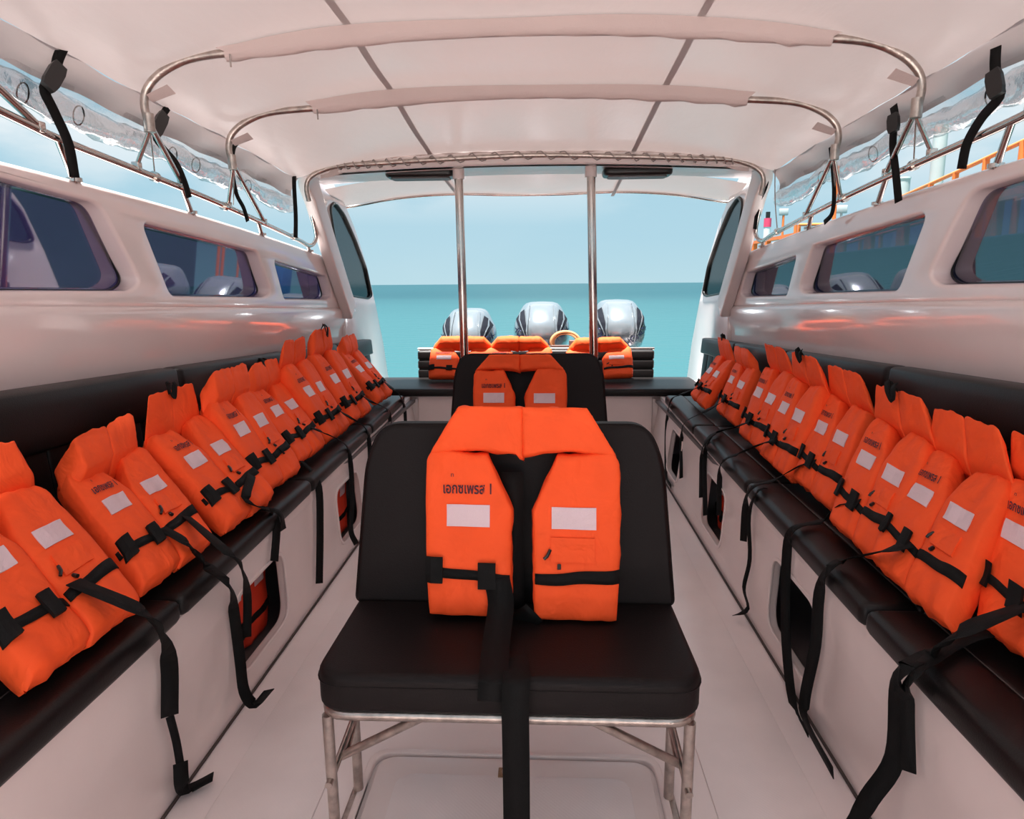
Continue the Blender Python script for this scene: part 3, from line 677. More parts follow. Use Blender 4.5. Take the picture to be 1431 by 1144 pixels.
# ------------------------------------------------------------------ outboard motors
def motor(cx_, top, lab, y0=6.15):
    m = empty('outboard_motor', (cx_, y0+.3, -.9), lab, 'motor', 'outboard motors at the stern')
    # cowling: rings stacked upward
    k_ = 32; lv = [(.62, .20, .27, 0), (.64, .235, .33, 0), (.72, .262, .37, 0), (.80, .266, .375, .0), (.86, .258, .365, .01), (.905, .24, .345, .02), (.95, .215, .315, .035), (.99, .196, .28, .05), (1.022, .175, .24, .065), (1.044, .150, .20, .08), (1.056, .11, .14, .09), (1.062, .0, .0, .09)]
    vs_, fs_ = [], []
    for (z, hx, hy, oy) in lv:
        for k in range(k_):
            a_ = 2*pi*k/k_; ex = .72
            x = hx*abs(cos(a_))**ex*(1 if cos(a_) >= 0 else -1); y = hy*abs(sin(a_))**ex*(1 if sin(a_) >= 0 else -1)
            if y < 0: x *= 1-.18*(-y/.375)
            vs_.append((cx_+x, y0+.37+y+oy, z-1.062+top))
    for i in range(len(lv)-1):
        for k in range(k_): fs_.append((i*k_+k, i*k_+(k+1) % k_, (i+1)*k_+(k+1) % k_, (i+1)*k_+k))
    fs_.append(tuple(range(k_))[::-1])
    me = mesh(vs_, fs_); bm = bmesh.new(); bm.from_mesh(me); bmesh.ops.remove_doubles(bm, verts=bm.verts, dist=1e-5); bmesh.ops.recalc_face_normals(bm, faces=bm.faces[:]); bm.to_mesh(me); bm.free()
    cw = obj('cowling', smooth_angle(me, 60), M['motor'], m)
    from mathutils.bvhtree import BVHTree
    bm = bmesh.new(); bm.from_mesh(cw.data); bm.transform(Matrix.Translation(world_loc(cw))); tree = BVHTree.FromBMesh(bm); bm.free()
    def onto(u, v, off=.004):  # project front/side drawn coordinates: u across seen from the boat, v height
        o = V((u+cx_, y0-1.2, v-1.062+top)); d = V((0, 1, 0))
        hit = tree.ray_cast(o, d)
        if hit[0] is None: return None
        return hit[0]+hit[1]*off if hit[1].dot(d) < 0 else hit[0]-hit[1]*off
    def decal(poly, mt, nm, off=.009):
        pl = plate(poly, (), .002); bm = bmesh.new(); bm.from_mesh(pl)
        bmesh.ops.triangulate(bm, faces=bm.faces[:])
        for _ in range(5): bmesh.ops.subdivide_edges(bm, edges=[e_ for e_ in bm.edges if e_.calc_length() > .012], cuts=1); bmesh.ops.triangulate(bm, faces=bm.faces[:])
        ok = True
        for v in list(bm.verts):
            h_ = onto(v.co.x, v.co.y, off+v.co.z)
            if h_ is None: bm.verts.remove(v)
            else: v.co = h_
        me = bpy.data.meshes.new('m'); bm.to_mesh(me); bm.free(); obj(nm, me, M[mt], cw)
    for sx in (-1, 1):
        decal([(sx*.155, .990), (sx*.190, .962), (sx*.232, .900), (sx*.226, .880), (sx*.136, .742), (sx*.124, .748), (sx*.136, .86)][::sx], 'motordark', 'air_vent')
        decal([(sx*.186, .962), (sx*.194, .952), (sx*.200, .90), (sx*.140, .755), (sx*.134, .758), (sx*.188, .90)][::sx], 'motor', 'vent_bar', .015)
        decal([(sx*.105, 1.03), (sx*.118, 1.03), (sx*.135, .80), (sx*.115, .68), (sx*.105, .68), (sx*.122, .80)][::sx], 'motor', 'cowl_ridge', .012)
    for sx in (-1, 1):   # lettering low on each front shoulder, rising outward
        t_ = text_mesh('HONDA', .085, (1, 1), .001); bm = bmesh.new(); bm.from_mesh(t_); bmesh.ops.triangulate(bm, faces=bm.faces[:]); bpy.data.meshes.remove(t_)
        ca, sa = cos(radians(38*sx)), sin(radians(38*sx))
        for v in list(bm.verts):
            u, q = v.co.x*.82, v.co.y; X_, Z_ = u*ca-q*sa + sx*.165, u*sa+q*ca + .73
            h_ = onto(X_, Z_, .010)
            if h_ is None: bm.verts.remove(v)
            else: v.co = h_
        me = bpy.data.meshes.new('m'); bm.to_mesh(me); bm.free(); obj('lettering', me, M['navy'], cw)
    obj('midsection', cushion((cx_-.11, y0+.22, -.95), (cx_+.11, y0+.55, top-.43), .04), M['motor'], m)
    obj('bracket', merge(box((cx_-.14, 5.80, .0), (cx_-.08, y0+.28, top-.52), .01), box((cx_+.08, 5.80, .0), (cx_+.14, y0+.28, top-.52), .01)), M['motor'], m)
for px_, top_px, lab in ((656, 430, 'silver outboard motor beyond the stern, the left one of three'), (757, 421, 'silver outboard motor beyond the stern, the middle one of three'), (862, 418, 'silver outboard motor beyond the stern, the right one of three')):
    P = U(px_, top_px, y=6.6)
    motor(P.x, P.z, lab)
# coiled tan rope on a brown cleat behind the middle motor's right side
cp = U(790, 478, y=5.75)
rope = empty('rope_coil', cp, 'tan coiled rope lying beside the middle outboard motor', 'rope')
pts = []
for i in range(150):
    a_ = i/150*2*pi*5; r_ = .085+.006*(i//30); pts.append(cp+V((r_*1.15*cos(a_), .035*sin(a_*.2)-.02+i*.0004, r_*.85*sin(a_)+.0)))
obj('rope_strand', tube(pts, .0085, 6), M['rope'], rope)
ct = empty('stern_cleat', cp+V((.09, -.03, -.08)), 'brown bracket under the coiled rope behind the stern seat', 'bracket')
obj('bracket_plate', box(cp+V((.03, -.06, -.12)), cp+V((.10, .0, .02)), .006), M['brown'], ct)
obj('bracket_bar', box(cp+V((-.12, -.05, -.06)), cp+V((.14, -.03, -.02)), .004), M['brown'], ct)

# ------------------------------------------------------------------ life jackets
def supr(u, n): u = min(1, abs(u)); return max(0, 1-u**n)**(1/n)
def interp(tab, v):
    if v <= tab[0][0]: return tab[0][1]
    for (a_, b_), (c_, d_) in zip(tab, tab[1:]):
        if v <= c_: return b_+(d_-b_)*(v-a_)/(c_-a_)
    return tab[-1][1]
class Pad:
    """a sewn foam pad: outline between two edge curves, boxed cross-section, wrinkled skin"""
    def __init__(s, le, ri, z0, z1, T, seed, zf=None, n=5.5):
        s.le, s.ri, s.z0, s.z1, s.T, s.seed, s.zf, s.n = le, ri, z0, z1, T, seed, zf, n
    def xz(s, u, v):
        z = s.z0+(s.z1-s.z0)*v; l, r = interp(s.le, v), interp(s.ri, v); x = l+(r-l)*u
        if s.zf: z += s.zf(u, v)
        return x, z
    def front(s, u, v):
        e = supr(2*u-1, s.n)*supr(2*v-1, s.n*1.1); k = s.seed*3.7
        x, z = s.xz(u, v)
        wr = .007*noise.noise(V((x*11+k, z*9, k)))+.004*noise.noise(V((x*24+k, z*30, k*2)))
        edge = 1-supr(2*v-1, 2.2)
        wr += .005*edge*sin(u*19+k)*e
        return -(s.T*.5*e + (wr*e))
    def at(s, x, z, off=.002):
        v = (z-s.z0)/(s.z1-s.z0)
        if s.zf:
            for _ in range(3): u = (x-interp(s.le, v))/max(1e-6, interp(s.ri, v)-interp(s.le, v)); v = (z-s.zf(min(1, max(0, u)), v)-s.z0)/(s.z1-s.z0)
        l, r = interp(s.le, v), interp(s.ri, v); u = (x-l)/(r-l)
        u = min(.999, max(.001, u)); v = min(.999, max(.001, v))
        return V((x, s.front(u, v)-off, z))
    def mesh(s, nu=18, nv=22):
        f = lambda t: .5-.5*cos(pi*t)
        us = [(f(i/nu)*.6+i/nu*.4) for i in range(nu+1)]; vv = [(f(j/nv)*.6+j/nv*.4) for j in range(nv+1)]
        vs_, fs_ = [], []; idx = {}
        for side in (0, 1):
            for j, v in enumerate(vv):
                for i, u in enumerate(us):
                    bd = i in (0, nu) or j in (0, nv)
                    if bd and side: idx[(1, i, j)] = idx[(0, i, j)]; continue
                    x, z = s.xz(u, v); y = s.front(u, v)
                    if side: y = s.T*.5*supr(2*u-1, s.n)*supr(2*v-1, s.n)*.8
                    if bd: x += .005*noise.noise(V((v*9, s.seed, i)))*(i in (0, nu)); z += .012*noise.noise(V((u*5, s.seed, j)))*(j in (0, nv))
                    idx[(side, i, j)] = len(vs_); vs_.append(V((x, y, z)))
        for side in (0, 1):
            for j in range(nv):
                for i in range(nu):
                    q = [idx[(side, i, j)], idx[(side, i+1, j)], idx[(side, i+1, j+1)], idx[(side, i, j+1)]]
                    fs_.append(q if side == 0 else q[::-1])
        return vs_, fs_
THAI = text_mesh('เอกซเพรส 1', .034, bold=.0007)
xs = [v.co.x for v in THAI.vertices]; THW = (max(xs)-min(xs)); THC = (max(xs)+min(xs))/2
MARK = text_mesh('n', .016)
def quadpatch(fn, x0, x1, z0, z1, nx=6, nz=4, th=.0012):
    vs_, fs_ = [], []
    for k in (0, 1):
        for j in range(nz+1):
            for i in range(nx+1):
                p = fn(x0+(x1-x0)*i/nx, z0+(z1-z0)*j/nz, .002+(th if k == 0 else -th)); vs_.append(p)
    m_ = (nx+1)*(nz+1)
    for j in range(nz):
        for i in range(nx):
            q = [j*(nx+1)+i, j*(nx+1)+i+1, (j+1)*(nx+1)+i+1, (j+1)*(nx+1)+i]; fs_.append(q); fs_.append([m_+t for t in q][::-1])
    rim = [i for i in range(nx+1)] + [j*(nx+1)+nx for j in range(1, nz+1)] + [nz*(nx+1)+i for i in range(nx-1, -1, -1)] + [j*(nx+1) for j in range(nz-1, 0, -1)]
    for a_, b_ in zip(rim, rim[1:]+rim[:1]): fs_.append([b_, a_, a_+m_, b_+m_])
    return vs_, fs_
ALLJ = []
def jacket(name, B, T, wdir, label, group, seed=1, collar=0.0, sx=1.0, depth=.075, lod=1.0, gap=0.0, hang=(), curl=0.0, ctwist=0.0, dark=False, slump=.0, splay=0.0, cshift=0.0, shear=None, bits=True, loop=False, outer_l=0, text=True, cz_=1.0, drape=0.0, PB=None, PT=None, cdepth=None, ctaper=.155, cwide=1.0):
    """B bottom centre, T top centre of the two front panels (world); wdir across"""
    B, T = V(B), V(T); za = (T-B); Lz = .41; sz = za.length/Lz; za = za.normalized(); wd = V(wdir).normalized()
    ya = za.cross(wd).normalized()
    root = empty(name, B, label, 'life jacket', group)
    def W(p):  # local -> world
        x, y, z = p
        y2 = y - depth*.5
        z2 = z
        bow_ = slump*sin(pi*min(1, max(0, z/.42)))
        y2 += bow_
        if drape and z > .36:                       # top folded back over a backrest
            t = z-.36; r_ = .05; a_ = min(t/r_, pi*drape); y2 = y2*cos(a_) + r_*(1-cos(a_)) + (max(0, t-r_*pi*drape))*sin(pi*drape); z2 = .36 + (r_+.0)*sin(a_) - y*sin(a_)*1.0*0 + max(0, t-r_*pi*drape)*cos(pi*drape)
        x2 = x*(1+splay*(.2-z)/.4)
        return B + wd*(x2*sx) + ya*y2 + za*(z2*sz if z2 < .41 else .41*sz+(z2-.41)*1.0)
    def WP(k):
        if PB is None: return W
        b0, t0 = V(PB[k]), V(PT[k]); z_ = t0-b0; s_ = z_.length/Lz; z_ = z_.normalized(); y_a = z_.cross(wd).normalized(); xc = -.131 if k == 0 else .131
        def f(p):
            x, y, z = p
            return b0 + wd*((x-xc)*sx) + y_a*(y-depth*.5+slump*sin(pi*min(1, max(0, z/.42)))) + z_*(z*s_)
        return f
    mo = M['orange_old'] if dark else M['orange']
    nu, nv = int(16*lod)+2, int(20*lod)+2
    g_ = gap/2
    le = [(0, -.228), (.25, -.235), (.65, -.238), (.92, -.235), (1, -.215)]; ri = [(0, -.025-g_), (.5, -.024-g_), (.66, -.022-g_), (1, -.085-g_)]
    P = [Pad(le, ri, 0, .42, depth, seed, zf=lambda u, v: .010*sin(u*3.1+seed)*v), Pad([(a_, -b_) for a_, b_ in ri], [(a_, -b_) for a_, b_ in le], 0, .42, depth, seed+5, zf=lambda u, v: .010*sin(u*2.6+seed*2)*v - .006*(1-v))]
    panels = []
    WS = [WP(0), WP(1)]
    for k_, pd in enumerate(P):
        v_, f_ = pd.mesh(nu, nv); panels.append(obj('front_panel', mesh([WS[k_](p) for p in v_], f_), mo, root))
    # collar: two foam blocks sewn at the middle
    ce, cs_ = cos(collar), sin(collar)
    def WC(p):
        x, y, z = p; dz = (z-.405)*cz_; y_ = y
        tw = ctwist*x/.22
        c1, s1 = cos(collar+tw), sin(collar+tw)
        zz = dz*c1 - y_*s1; yy = -dz*s1 + y_*c1; x = x*cwide
        if curl: yy += curl*(x/.2)**2*-.05
        return W((x+cshift*dz, yy, .405+zz))
    cl_ = [(0, -.228), (.12, -.225), (1, -ctaper)]; cr_ = [(0, .004), (1, .004)]; cdepth = cdepth or depth*.95
    CP = [Pad(cl_, cr_, .395, .56, cdepth, seed+9, zf=lambda u, v: (1-v)*.03*(u*(1-u)*2.6) - .012*(1-v)*(u > .93), n=7), Pad([(a_, -b_) for a_, b_ in cr_], [(a_, -b_) for a_, b_ in cl_], .395, .56, cdepth, seed+13, zf=lambda u, v: (1-v)*.03*(u*(1-u)*2.6), n=7)]
    for pd in CP:
        v_, f_ = pd.mesh(max(8, int(nu*.8)), max(6, int(nv*.55))); obj('collar_pad', mesh([WC(p) for p in v_], f_), mo, root)
    if loop:
        lpth = smooth_path([WC(p) for p in ((-.02, -.03, .55), (-.035, -.075, .545), (-.03, -.09, .49), (.0, -.085, .455), (.015, -.09, .50), (.01, -.06, .56))], 4)
        obj('hanging_loop', ribbon(lpth, [(-ya)]*len(lpth), .02), M['web'], root)
    # reflective patches
    F0 = lambda x, z, o: WS[0](P[0].at(x, z, o)); F1 = lambda x, z, o: WS[1](P[1].at(x, z, o))
    v_, f_ = quadpatch(F0, -.182, -.078, .228, .282); o = obj('reflective_patch', mesh(v_, f_), M['refl'], panels[0], smooth=False)
    v_, f_ = quadpatch(F1, .070, .176, .226, .280); obj('reflective_patch', mesh(v_, f_), M['refl'], panels[1], smooth=False)
    if text:
        t_ = THAI.copy(); ks = .116/THW
        for v in t_.vertices: v.co = F0(-.132+(v.co.x-THC)*ks, .310+v.co.y*ks*1.45, .0035)
        t2 = MARK.copy()
        for v in t2.vertices: v.co = F0(-.168+v.co.x*1.1, .351+v.co.y*1.1, .0035)
        obj('lettering', t_, M['ink'], panels[0], smooth=False); obj('tone_mark', t2, M['ink'], panels[0], smooth=False)
    # pocket with flap and whistle on the right panel
    if bits:
        v_, f_ = quadpatch(lambda x, z, o: F1(x, z, o+.001), .068, .172, .145, .205, 6, 4, .0025); pk = obj('whistle_pocket', mesh(v_, f_), mo, panels[1], smooth=False)
        q = F1(.062, .158, .004); obj('whistle', tube([F1(.067, .175, .004), F1(.060, .160, .008), F1(.052, .152, .006)], .004, 6), M['plastic'], panels[1])
        obj('toggle', tube([F1(.088, .139, .002), F1(.088, .128, .007)], .005, 6), M['plastic'], panels[1])
    # waist webbing with its sewn loops
    def band(pd, x0, x1, za_, zb_, wd_, nm='waist_strap'):
        pts, nor = [], []; n_ = 12
        for i in range(n_+1):
            x = x0+(x1-x0)*i/n_; z = za_+(zb_-za_)*i/n_ + .0015*sin(i*.8+seed); pts.append(pd.at(x, z, .004))
        vs_, fs_ = [], []
        for i, p in enumerate(pts):
            x = p.x; zc = p.z; w_ = wd_ if isinstance(wd_, float) else wd_[0]+(wd_[1]-wd_[0])*i/n_
            for dz in (-w_/2, w_/2): q = pd.at(x, zc+dz, .0045); vs_.append(WS[0 if pd is P[0] else 1](q))
            for dz in (w_/2, -w_/2): q = pd.at(x, zc+dz, .001); vs_.append(WS[0 if pd is P[0] else 1](q))
        for i in range(n_):
            for k in range(4): fs_.append((i*4+k, i*4+(k+1) % 4, (i+1)*4+(k+1) % 4, (i+1)*4+k))
        fs_.append((3, 2, 1, 0)); k = n_*4; fs_.append((k, k+1, k+2, k+3))
        return obj(nm, mesh(vs_, fs_), M['web'], root)
    band(P[0], -.236, -.03, .118, .098, .024); band(P[1], .030, .232, .100, .112, (.026, .034))
    for xx, zz in ((-.212, .120), (-.085, .108)):
        v_, f_ = quadpatch(lambda x, z, o: F0(x, z, o+.007), xx-.021, xx+.021, zz-.032, zz+.032, 3, 3, .004); obj('strap_loop', mesh(v_, f_), M['web'], root, smooth=False)
    # dangling strap tails: world points with the surface they lie on
    for pth in hang:
        w0 = .024
        pts, nrm = [], []
        for qi, q in enumerate(pth):
            if qi == 2 and q[0] == 'z' and pth[1][0] == 'j': q = (q[0], q[1], q[2], q[3]+.07)
            if q == 'thin': w0 = .012; continue
            if isinstance(q, (int, float)): w0 = q*1.35; continue
            k_ = q[0]
            if k_ == 'j': pts.append(WS[0 if q[1] < 0 else 1]((P[0] if q[1] < 0 else P[1]).at(q[1], q[2], .006))); nrm.append(-ya)
            elif k_ == 'z': pts.append(U(q[1], q[2], z=q[3])); nrm.append(V((0, 0, 1)))
            elif k_ == 'x': q1 = U(q[1], q[2], x=q[3]); q1 = U(q[1], q[2], x=q[3]+(-1 if q[3] < 0 else 1)*flare(q1.y)*max(0, q1.z)/.45); pts.append(q1); nrm.append(V((.75 if q[3] < 0 else -.75, -.66, 0)))
            elif k_ == 'y': pts.append(U(q[1], q[2], y=q[3])); nrm.append(V((0, -1, 0)))
            elif k_ == 'e': pts.append(U(q[1], q[2], z=q[3])); nrm.append(V((.7 if B.x < 0 else -.7, 0, .7)))
        sp_ = smooth_path(pts, 5); sn = [nrm[min(len(nrm)-1, i//5)].lerp(nrm[min(len(nrm)-1, i//5+1)], (i % 5)/5).normalized() for i in range(len(sp_))]
        obj('strap_tail', ribbon(sp_, sn, w0), M['web'], root)
    ALLJ.append(root); return root
GL, GR = 'life jackets along the left bench', 'life jackets along the right bench'
def zc(Y): return zf(Y)+.056
def bench_pt(p):
    q = U(p[0], p[1], z=.50)
    for _ in range(4): q = U(p[0], p[1], z=zc(q.y))
    return q
# side, pixel of: left panel bottom, right panel bottom, left panel top, right panel top; tails; options
J = [
 (-1, (75, 930), (190, 835), (-60, 760), (55, 690), dict(label='orange life jacket on the left bench, cut off by the left picture edge', seed=1, collar=.55, hang=[[.03, ('j', .06, .12), ('z', 200, 855, .52), ('e', 222, 885, .50), ('x', 236, 925, -.90), ('x', 237, 1000, -.90)], [.014, ('x', 237, 1000, -.90), ('x', 246, 1035, -.90), ('x', 252, 1070, -.89)], [.026, ('x', 252, 1065, -.89), ('x', 254, 1095, -.885), ('z', 262, 1103, .012), ('z', 298, 1085, .03)]])),
 (-1, (235, 808), (285, 755), (125, 668), (200, 645), dict(label='orange life jacket with drooping collar, second from the viewer on the left bench', seed=2, collar=1.75, ctwist=-.25, hang=[[.024, ('j', -.05, .11), ('z', 262, 760, .53), ('z', 290, 792, .52), ('e', 318, 815, .505), ('x', 326, 850, -.90), ('x', 335, 920, -.90), ('x', 341, 965, -.88), ('x', 356, 983, -.86), ('x', 376, 963, -.80)], [.02, ('j', .15, .10), ('z', 318, 772, .52), ('e', 335, 790, .505), ('x', 345, 830, -.90), ('x', 345, 890, -.90)]])),
 (-1, (318, 730), (368, 697), (230, 625), (275, 602), dict(label='orange life jacket, third from the viewer on the left bench, collar standing up', seed=3, collar=.75, loop=True, cz_=1.05, hang=[[.022, ('j', .15, .10), ('z', 345, 700, .53), ('e', 378, 714, .51), ('x', 386, 735, -.905), ('x', 383, 784, -.90)], [.02, ('z', 345, 712, .52), ('e', 388, 715, .51), ('x', 395, 740, -.905)]])),
 (-1, (385, 672), (413, 650), (308, 567), (352, 557), dict(label='orange life jacket with a broad folded collar, fourth along the left bench', seed=4, collar=1.35, hang=[[.024, ('j', .10, .10), ('z', 400, 630, .54), ('e', 432, 655, .515), ('x', 445, 680, -.905), ('x', 447, 740, -.90), ('x', 446, 815, -.90)]])),
 (-1, (430, 645), (455, 625), (365, 548), (388, 545), dict(label='orange life jacket with a small black neck loop, fifth along the left bench', seed=5, collar=1.2, loop=True, hang=[[.02, ('j', .13, .10), ('z', 455, 606, .54), ('e', 483, 622, .52), ('x', 490, 650, -.905), ('x', 492, 700, -.90), ('x', 490, 740, -.90), ('x', 498, 760, -.88)]])),
 (-1, (468, 605), (483, 590), (415, 527), (436, 517), dict(label='orange life jacket with an upright pointed collar, sixth along the left bench', seed=6, collar=.65, hang=[[.02, ('j', .14, .10), ('z', 490, 584, .55), ('e', 510, 598, .52), ('x', 516, 620, -.905), ('x', 517, 670, -.90)]])),
 (-1, (497, 582), (514, 568), (450, 508), (470, 500), dict(label='orange life jacket with the tallest collar and black loop, seventh along the left bench', seed=7, collar=.5, loop=True, cz_=1.15, hang=[[.02, ('j', .14, .10), ('z', 520, 562, .56), ('e', 538, 570, .53), ('x', 544, 580, -.91), ('x', 545, 602, -.91)]])),
 (-1, (530, 560), (547, 548), (487, 510), (512, 505), dict(label='orange life jacket with flat folded collar, farthest along the left bench by the stern', seed=8, collar=1.7, hang=[[.02, ('j', .14, .10), ('z', 550, 545, .56), ('e', 558, 552, .55), ('x', 565, 570, -.91), ('x', 567, 595, -.91)]])),
 (1, (1380, 900), (1480, 990), (1440, 690), (1540, 730), dict(label='orange life jacket on the right bench, cut off by the right picture edge', seed=11, collar=.5, hang=[[.03, ('j', -.05, .11), ('z', 1350, 880, .53), ('z', 1300, 915, .52), ('e', 1262, 935, .51), ('x', 1256, 970, .76), ('x', 1250, 1060, .755), ('x', 1215, 1115, .72), ('x', 1190, 1160, .66)], [.022, ('z', 1440, 880, .56), ('z', 1360, 890, .53), ('z', 1300, 922, .52), ('e', 1275, 945, .51), ('x', 1268, 980, .76), ('x', 1270, 1078, .76)]])),
 (1, (1232, 812), (1318, 862), (1330, 650), (1405, 675), dict(label='orange life jacket with a broad blocky collar, second from the viewer on the right bench', seed=12, collar=.6, cz_=1.1, hang=[[.024, ('j', -.05, .11), ('z', 1235, 770, .54), ('z', 1180, 783, .53), ('e', 1158, 795, .515), ('x', 1145, 830, .765), ('x', 1140, 900, .765), ('x', 1125, 975, .76), ('x', 1128, 1010, .75), ('x', 1165, 1080, .73)]])),
 (1, (1178, 757), (1240, 795), (1240, 592), (1305, 620), dict(label='orange life jacket with a long black loop over its collar, third along the right bench', seed=13, collar=.55, loop=True, cz_=1.1, hang=[[.024, ('j', -.05, .11), ('z', 1180, 705, .54), ('z', 1150, 728, .53), ('e', 1110, 738, .515), ('x', 1100, 770, .765), ('x', 1098, 880, .765), ('x', 1108, 980, .76), ('x', 1130, 1030, .75)]])),
 (1, (1110, 690), (1160, 722), (1170, 560), (1212, 575), dict(label='orange life jacket with a square upright collar, fourth along the right bench', seed=14, collar=.6, cz_=1.1, hang=[[.022, ('j', -.05, .11), ('z', 1120, 650, .54), ('z', 1080, 672, .53), ('e', 1050, 682, .515), ('x', 1042, 710, .765), ('x', 1039, 756, .765)], [.012, ('z', 1070, 682, .52), ('e', 1058, 688, .51), ('x', 1047, 720, .765), ('x', 1048, 780, .765), ('x', 1040, 820, .765), ('x', 1045, 850, .75), ('z', 1026, 860, .02)]])),
 (1, (1070, 645), (1105, 668), (1125, 540), (1150, 548), dict(label='orange life jacket with black loop over a flattened collar, fifth along the right bench', seed=15, collar=.6, loop=True, hang=[[.02, ('j', -.05, .11), ('z', 1065, 620, .54), ('z', 1030, 635, .53), ('e', 1010, 645, .52), ('x', 1006, 665, .77), ('x', 1005, 720, .77)]])),
 (1, (1035, 612), (1063, 632), (1078, 522), (1102, 534), dict(label='orange life jacket with a low upright collar, sixth along the right bench', seed=16, collar=.65, hang=[[.02, ('j', -.05, .11), ('z', 1030, 596, .54), ('z', 1000, 605, .53), ('e', 985, 620, .52), ('x', 981, 640, .77), ('x', 980, 695, .77)], [.02, ('z', 1010, 600, .53), ('e', 993, 612, .52), ('x', 985, 640, .77), ('x', 986, 720, .77)]])),
 (1, (1003, 588), (1028, 606), (1035, 518), (1060, 522), dict(label='orange life jacket with flat folded collar, seventh along the right bench', seed=17, collar=1.6, hang=[[.02, ('j', -.05, .11), ('z', 985, 575, .55), ('e', 958, 590, .53), ('x', 953, 610, .775), ('x', 952, 668, .775)]])),
 (1, (962, 560), (985, 577), (1002, 510), (1019, 514), dict(label='orange life jacket with a peaked collar and black strap, farthest along the right bench', seed=18, collar=.9, loop=True, cz_=1.15, hang=[[.02, ('j', -.05, .11), ('z', 950, 552, .56), ('e', 938, 560, .54), ('x', 932, 590, .78), ('x', 931, 660, .78), ('x', 938, 680, .77)]])),
]
PATCH = [((5, 790), (68, 752)), ((166, 703), (216, 677)), ((278, 646), (308, 627)), ((340, 594), (365, 590)), ((388, 574), (407, 564)), ((432, 547), (449, 540)), ((469, 529), (485, 522)), ((504, 516), (515, 511)),
         ((1427, 756), (1500, 785)), ((1289, 696), (1337, 713)), ((1213, 641), (1247, 664)), ((1149, 597), (1173, 612)), ((1095, 571), (1116, 581)), ((1059, 549), (1078, 558)), ((1023, 528), (1036, 536)), ((991, 518), (1002, 522))]
for (side, b0, b1, t0, t1, kw), pq in zip(J, PATCH):
    X = -1.305 if side < 0 else 1.165; wd_ = V((0, 1, 0)) if side < 0 else V((0, -1, 0))
    PB_, PT_ = [], []
    for k_, (b_, t_) in enumerate(((b0, t0), (b1, t1))):
        B = bench_pt(b_); B.x += side*.02; B.z += .028; T = U(*t_, x=X); d = T-B; L_ = d.length
        d.y = max(-.16, min(.24, d.y)); L_ = d.length; d = d*(min(.45, max(.40, L_))/L_); PB_.append(B); PT_.append(B+d)
    dm = ((PT_[0]-PB_[0])+(PT_[1]-PB_[1]))/2; L_ = dm.length; dm = dm*(min(.45, max(.41, L_))/L_)
    n_ = wd_.cross(dm).normalized(); bx = (PB_[0].x+PB_[1].x)/2; cand = []
    def best(k_, x_):                     # slide a panel along the bench until its patch sits where it is seen
        bst = None
        for i_ in range(-70, 71):
            Y_ = PB_[k_].y+i_*.006; q = PX(V((x_, Y_, zc(Y_)+.008))+dm*.62+n_*.086); er = (q[0]-pq[k_][0])**2+(q[1]-pq[k_][1])**2
            if bst is None or er < bst[0]: bst = (er, Y_)
        return bst
    for ix in range(-9, 10):
        x_ = bx+ix*.01
        if abs(x_-X0) < .90 or abs(x_-X0) > 1.10: continue
        e0, e1 = best(0, x_), best(1, x_); cand.append((e0[0]+e1[0]+abs(ix)*2, x_, e0[1], e1[1]))
    er, x_, y0_, y1_ = min(cand); ym, hh = (y0_+y1_)/2, (y1_-y0_)*wd_.y/2; hh = max(.088, min(.14, hh))
    PB_ = [V((x_, ym-hh*wd_.y, zc(ym)+.008)), V((x_, ym+hh*wd_.y, zc(ym)+.008))]; PT_ = [p+dm for p in PB_]
    Bm, Tm = (PB_[0]+PB_[1])/2, (PT_[0]+PT_[1])/2
    kw = dict(kw); kw['cz_'] = kw.get('cz_', 1)*(.70 if kw['collar'] < 1 else .58); kw['cdepth'] = .095 if kw['collar'] < 1 else .12
    kw['collar'] = kw['collar'] if kw['collar'] < 1 else 1.15
    jacket('life_jacket', Bm, Tm, wd_, group=GL if side < 0 else GR, lod=1.0 if b0[1] > 640 else .7, PB=PB_, PT=PT_, sx=.86, depth=.085, ctaper=.185, cwide=.90, **kw)
# on the chairs
B = U(731, 866, z=.475); B.y = 1.60; B = U(731, 866, y=1.575); B.z = .466; T = B + V((0, .03+.045, .390))
jacket('life_jacket', B, T, (1, 0, -.012), 'orange life jacket spread open on the nearest black chair', None, seed=21, lod=1.6, collar=.12, cz_=.76, depth=.07,
       hang=[[.046, ('j', -.06, .10), ('y', 700, 845, 1.50), ('z', 693, 900, .475), ('z', 690, 945, .468), ('y', 689, 960, 1.272), ('y', 688, 980, 1.27)],
             [.042, ('j', .03, .02), ('y', 718, 880, 1.53), ('z', 722, 940, .47), ('y', 720, 975, 1.262), ('y', 721, 1050, 1.262), ('y', 722, 1144, 1.262), ('y', 722, 1230, 1.262)],
             [.040, ('y', 716, 660, 1.625), ('y', 716, 760, 1.605), ('y', 718, 850, 1.575)]])
B = V((U(727, 640, y=3.36).x, 3.365, .466)); T = B+V((0, .085, .365)); B2 = U(722, 640, y=3.36)
jacket('life_jacket', B, T, (1, 0, 0), 'orange life jacket hung on the second black chair, above the nearest one', None, seed=22, collar=.12, cz_=.52)
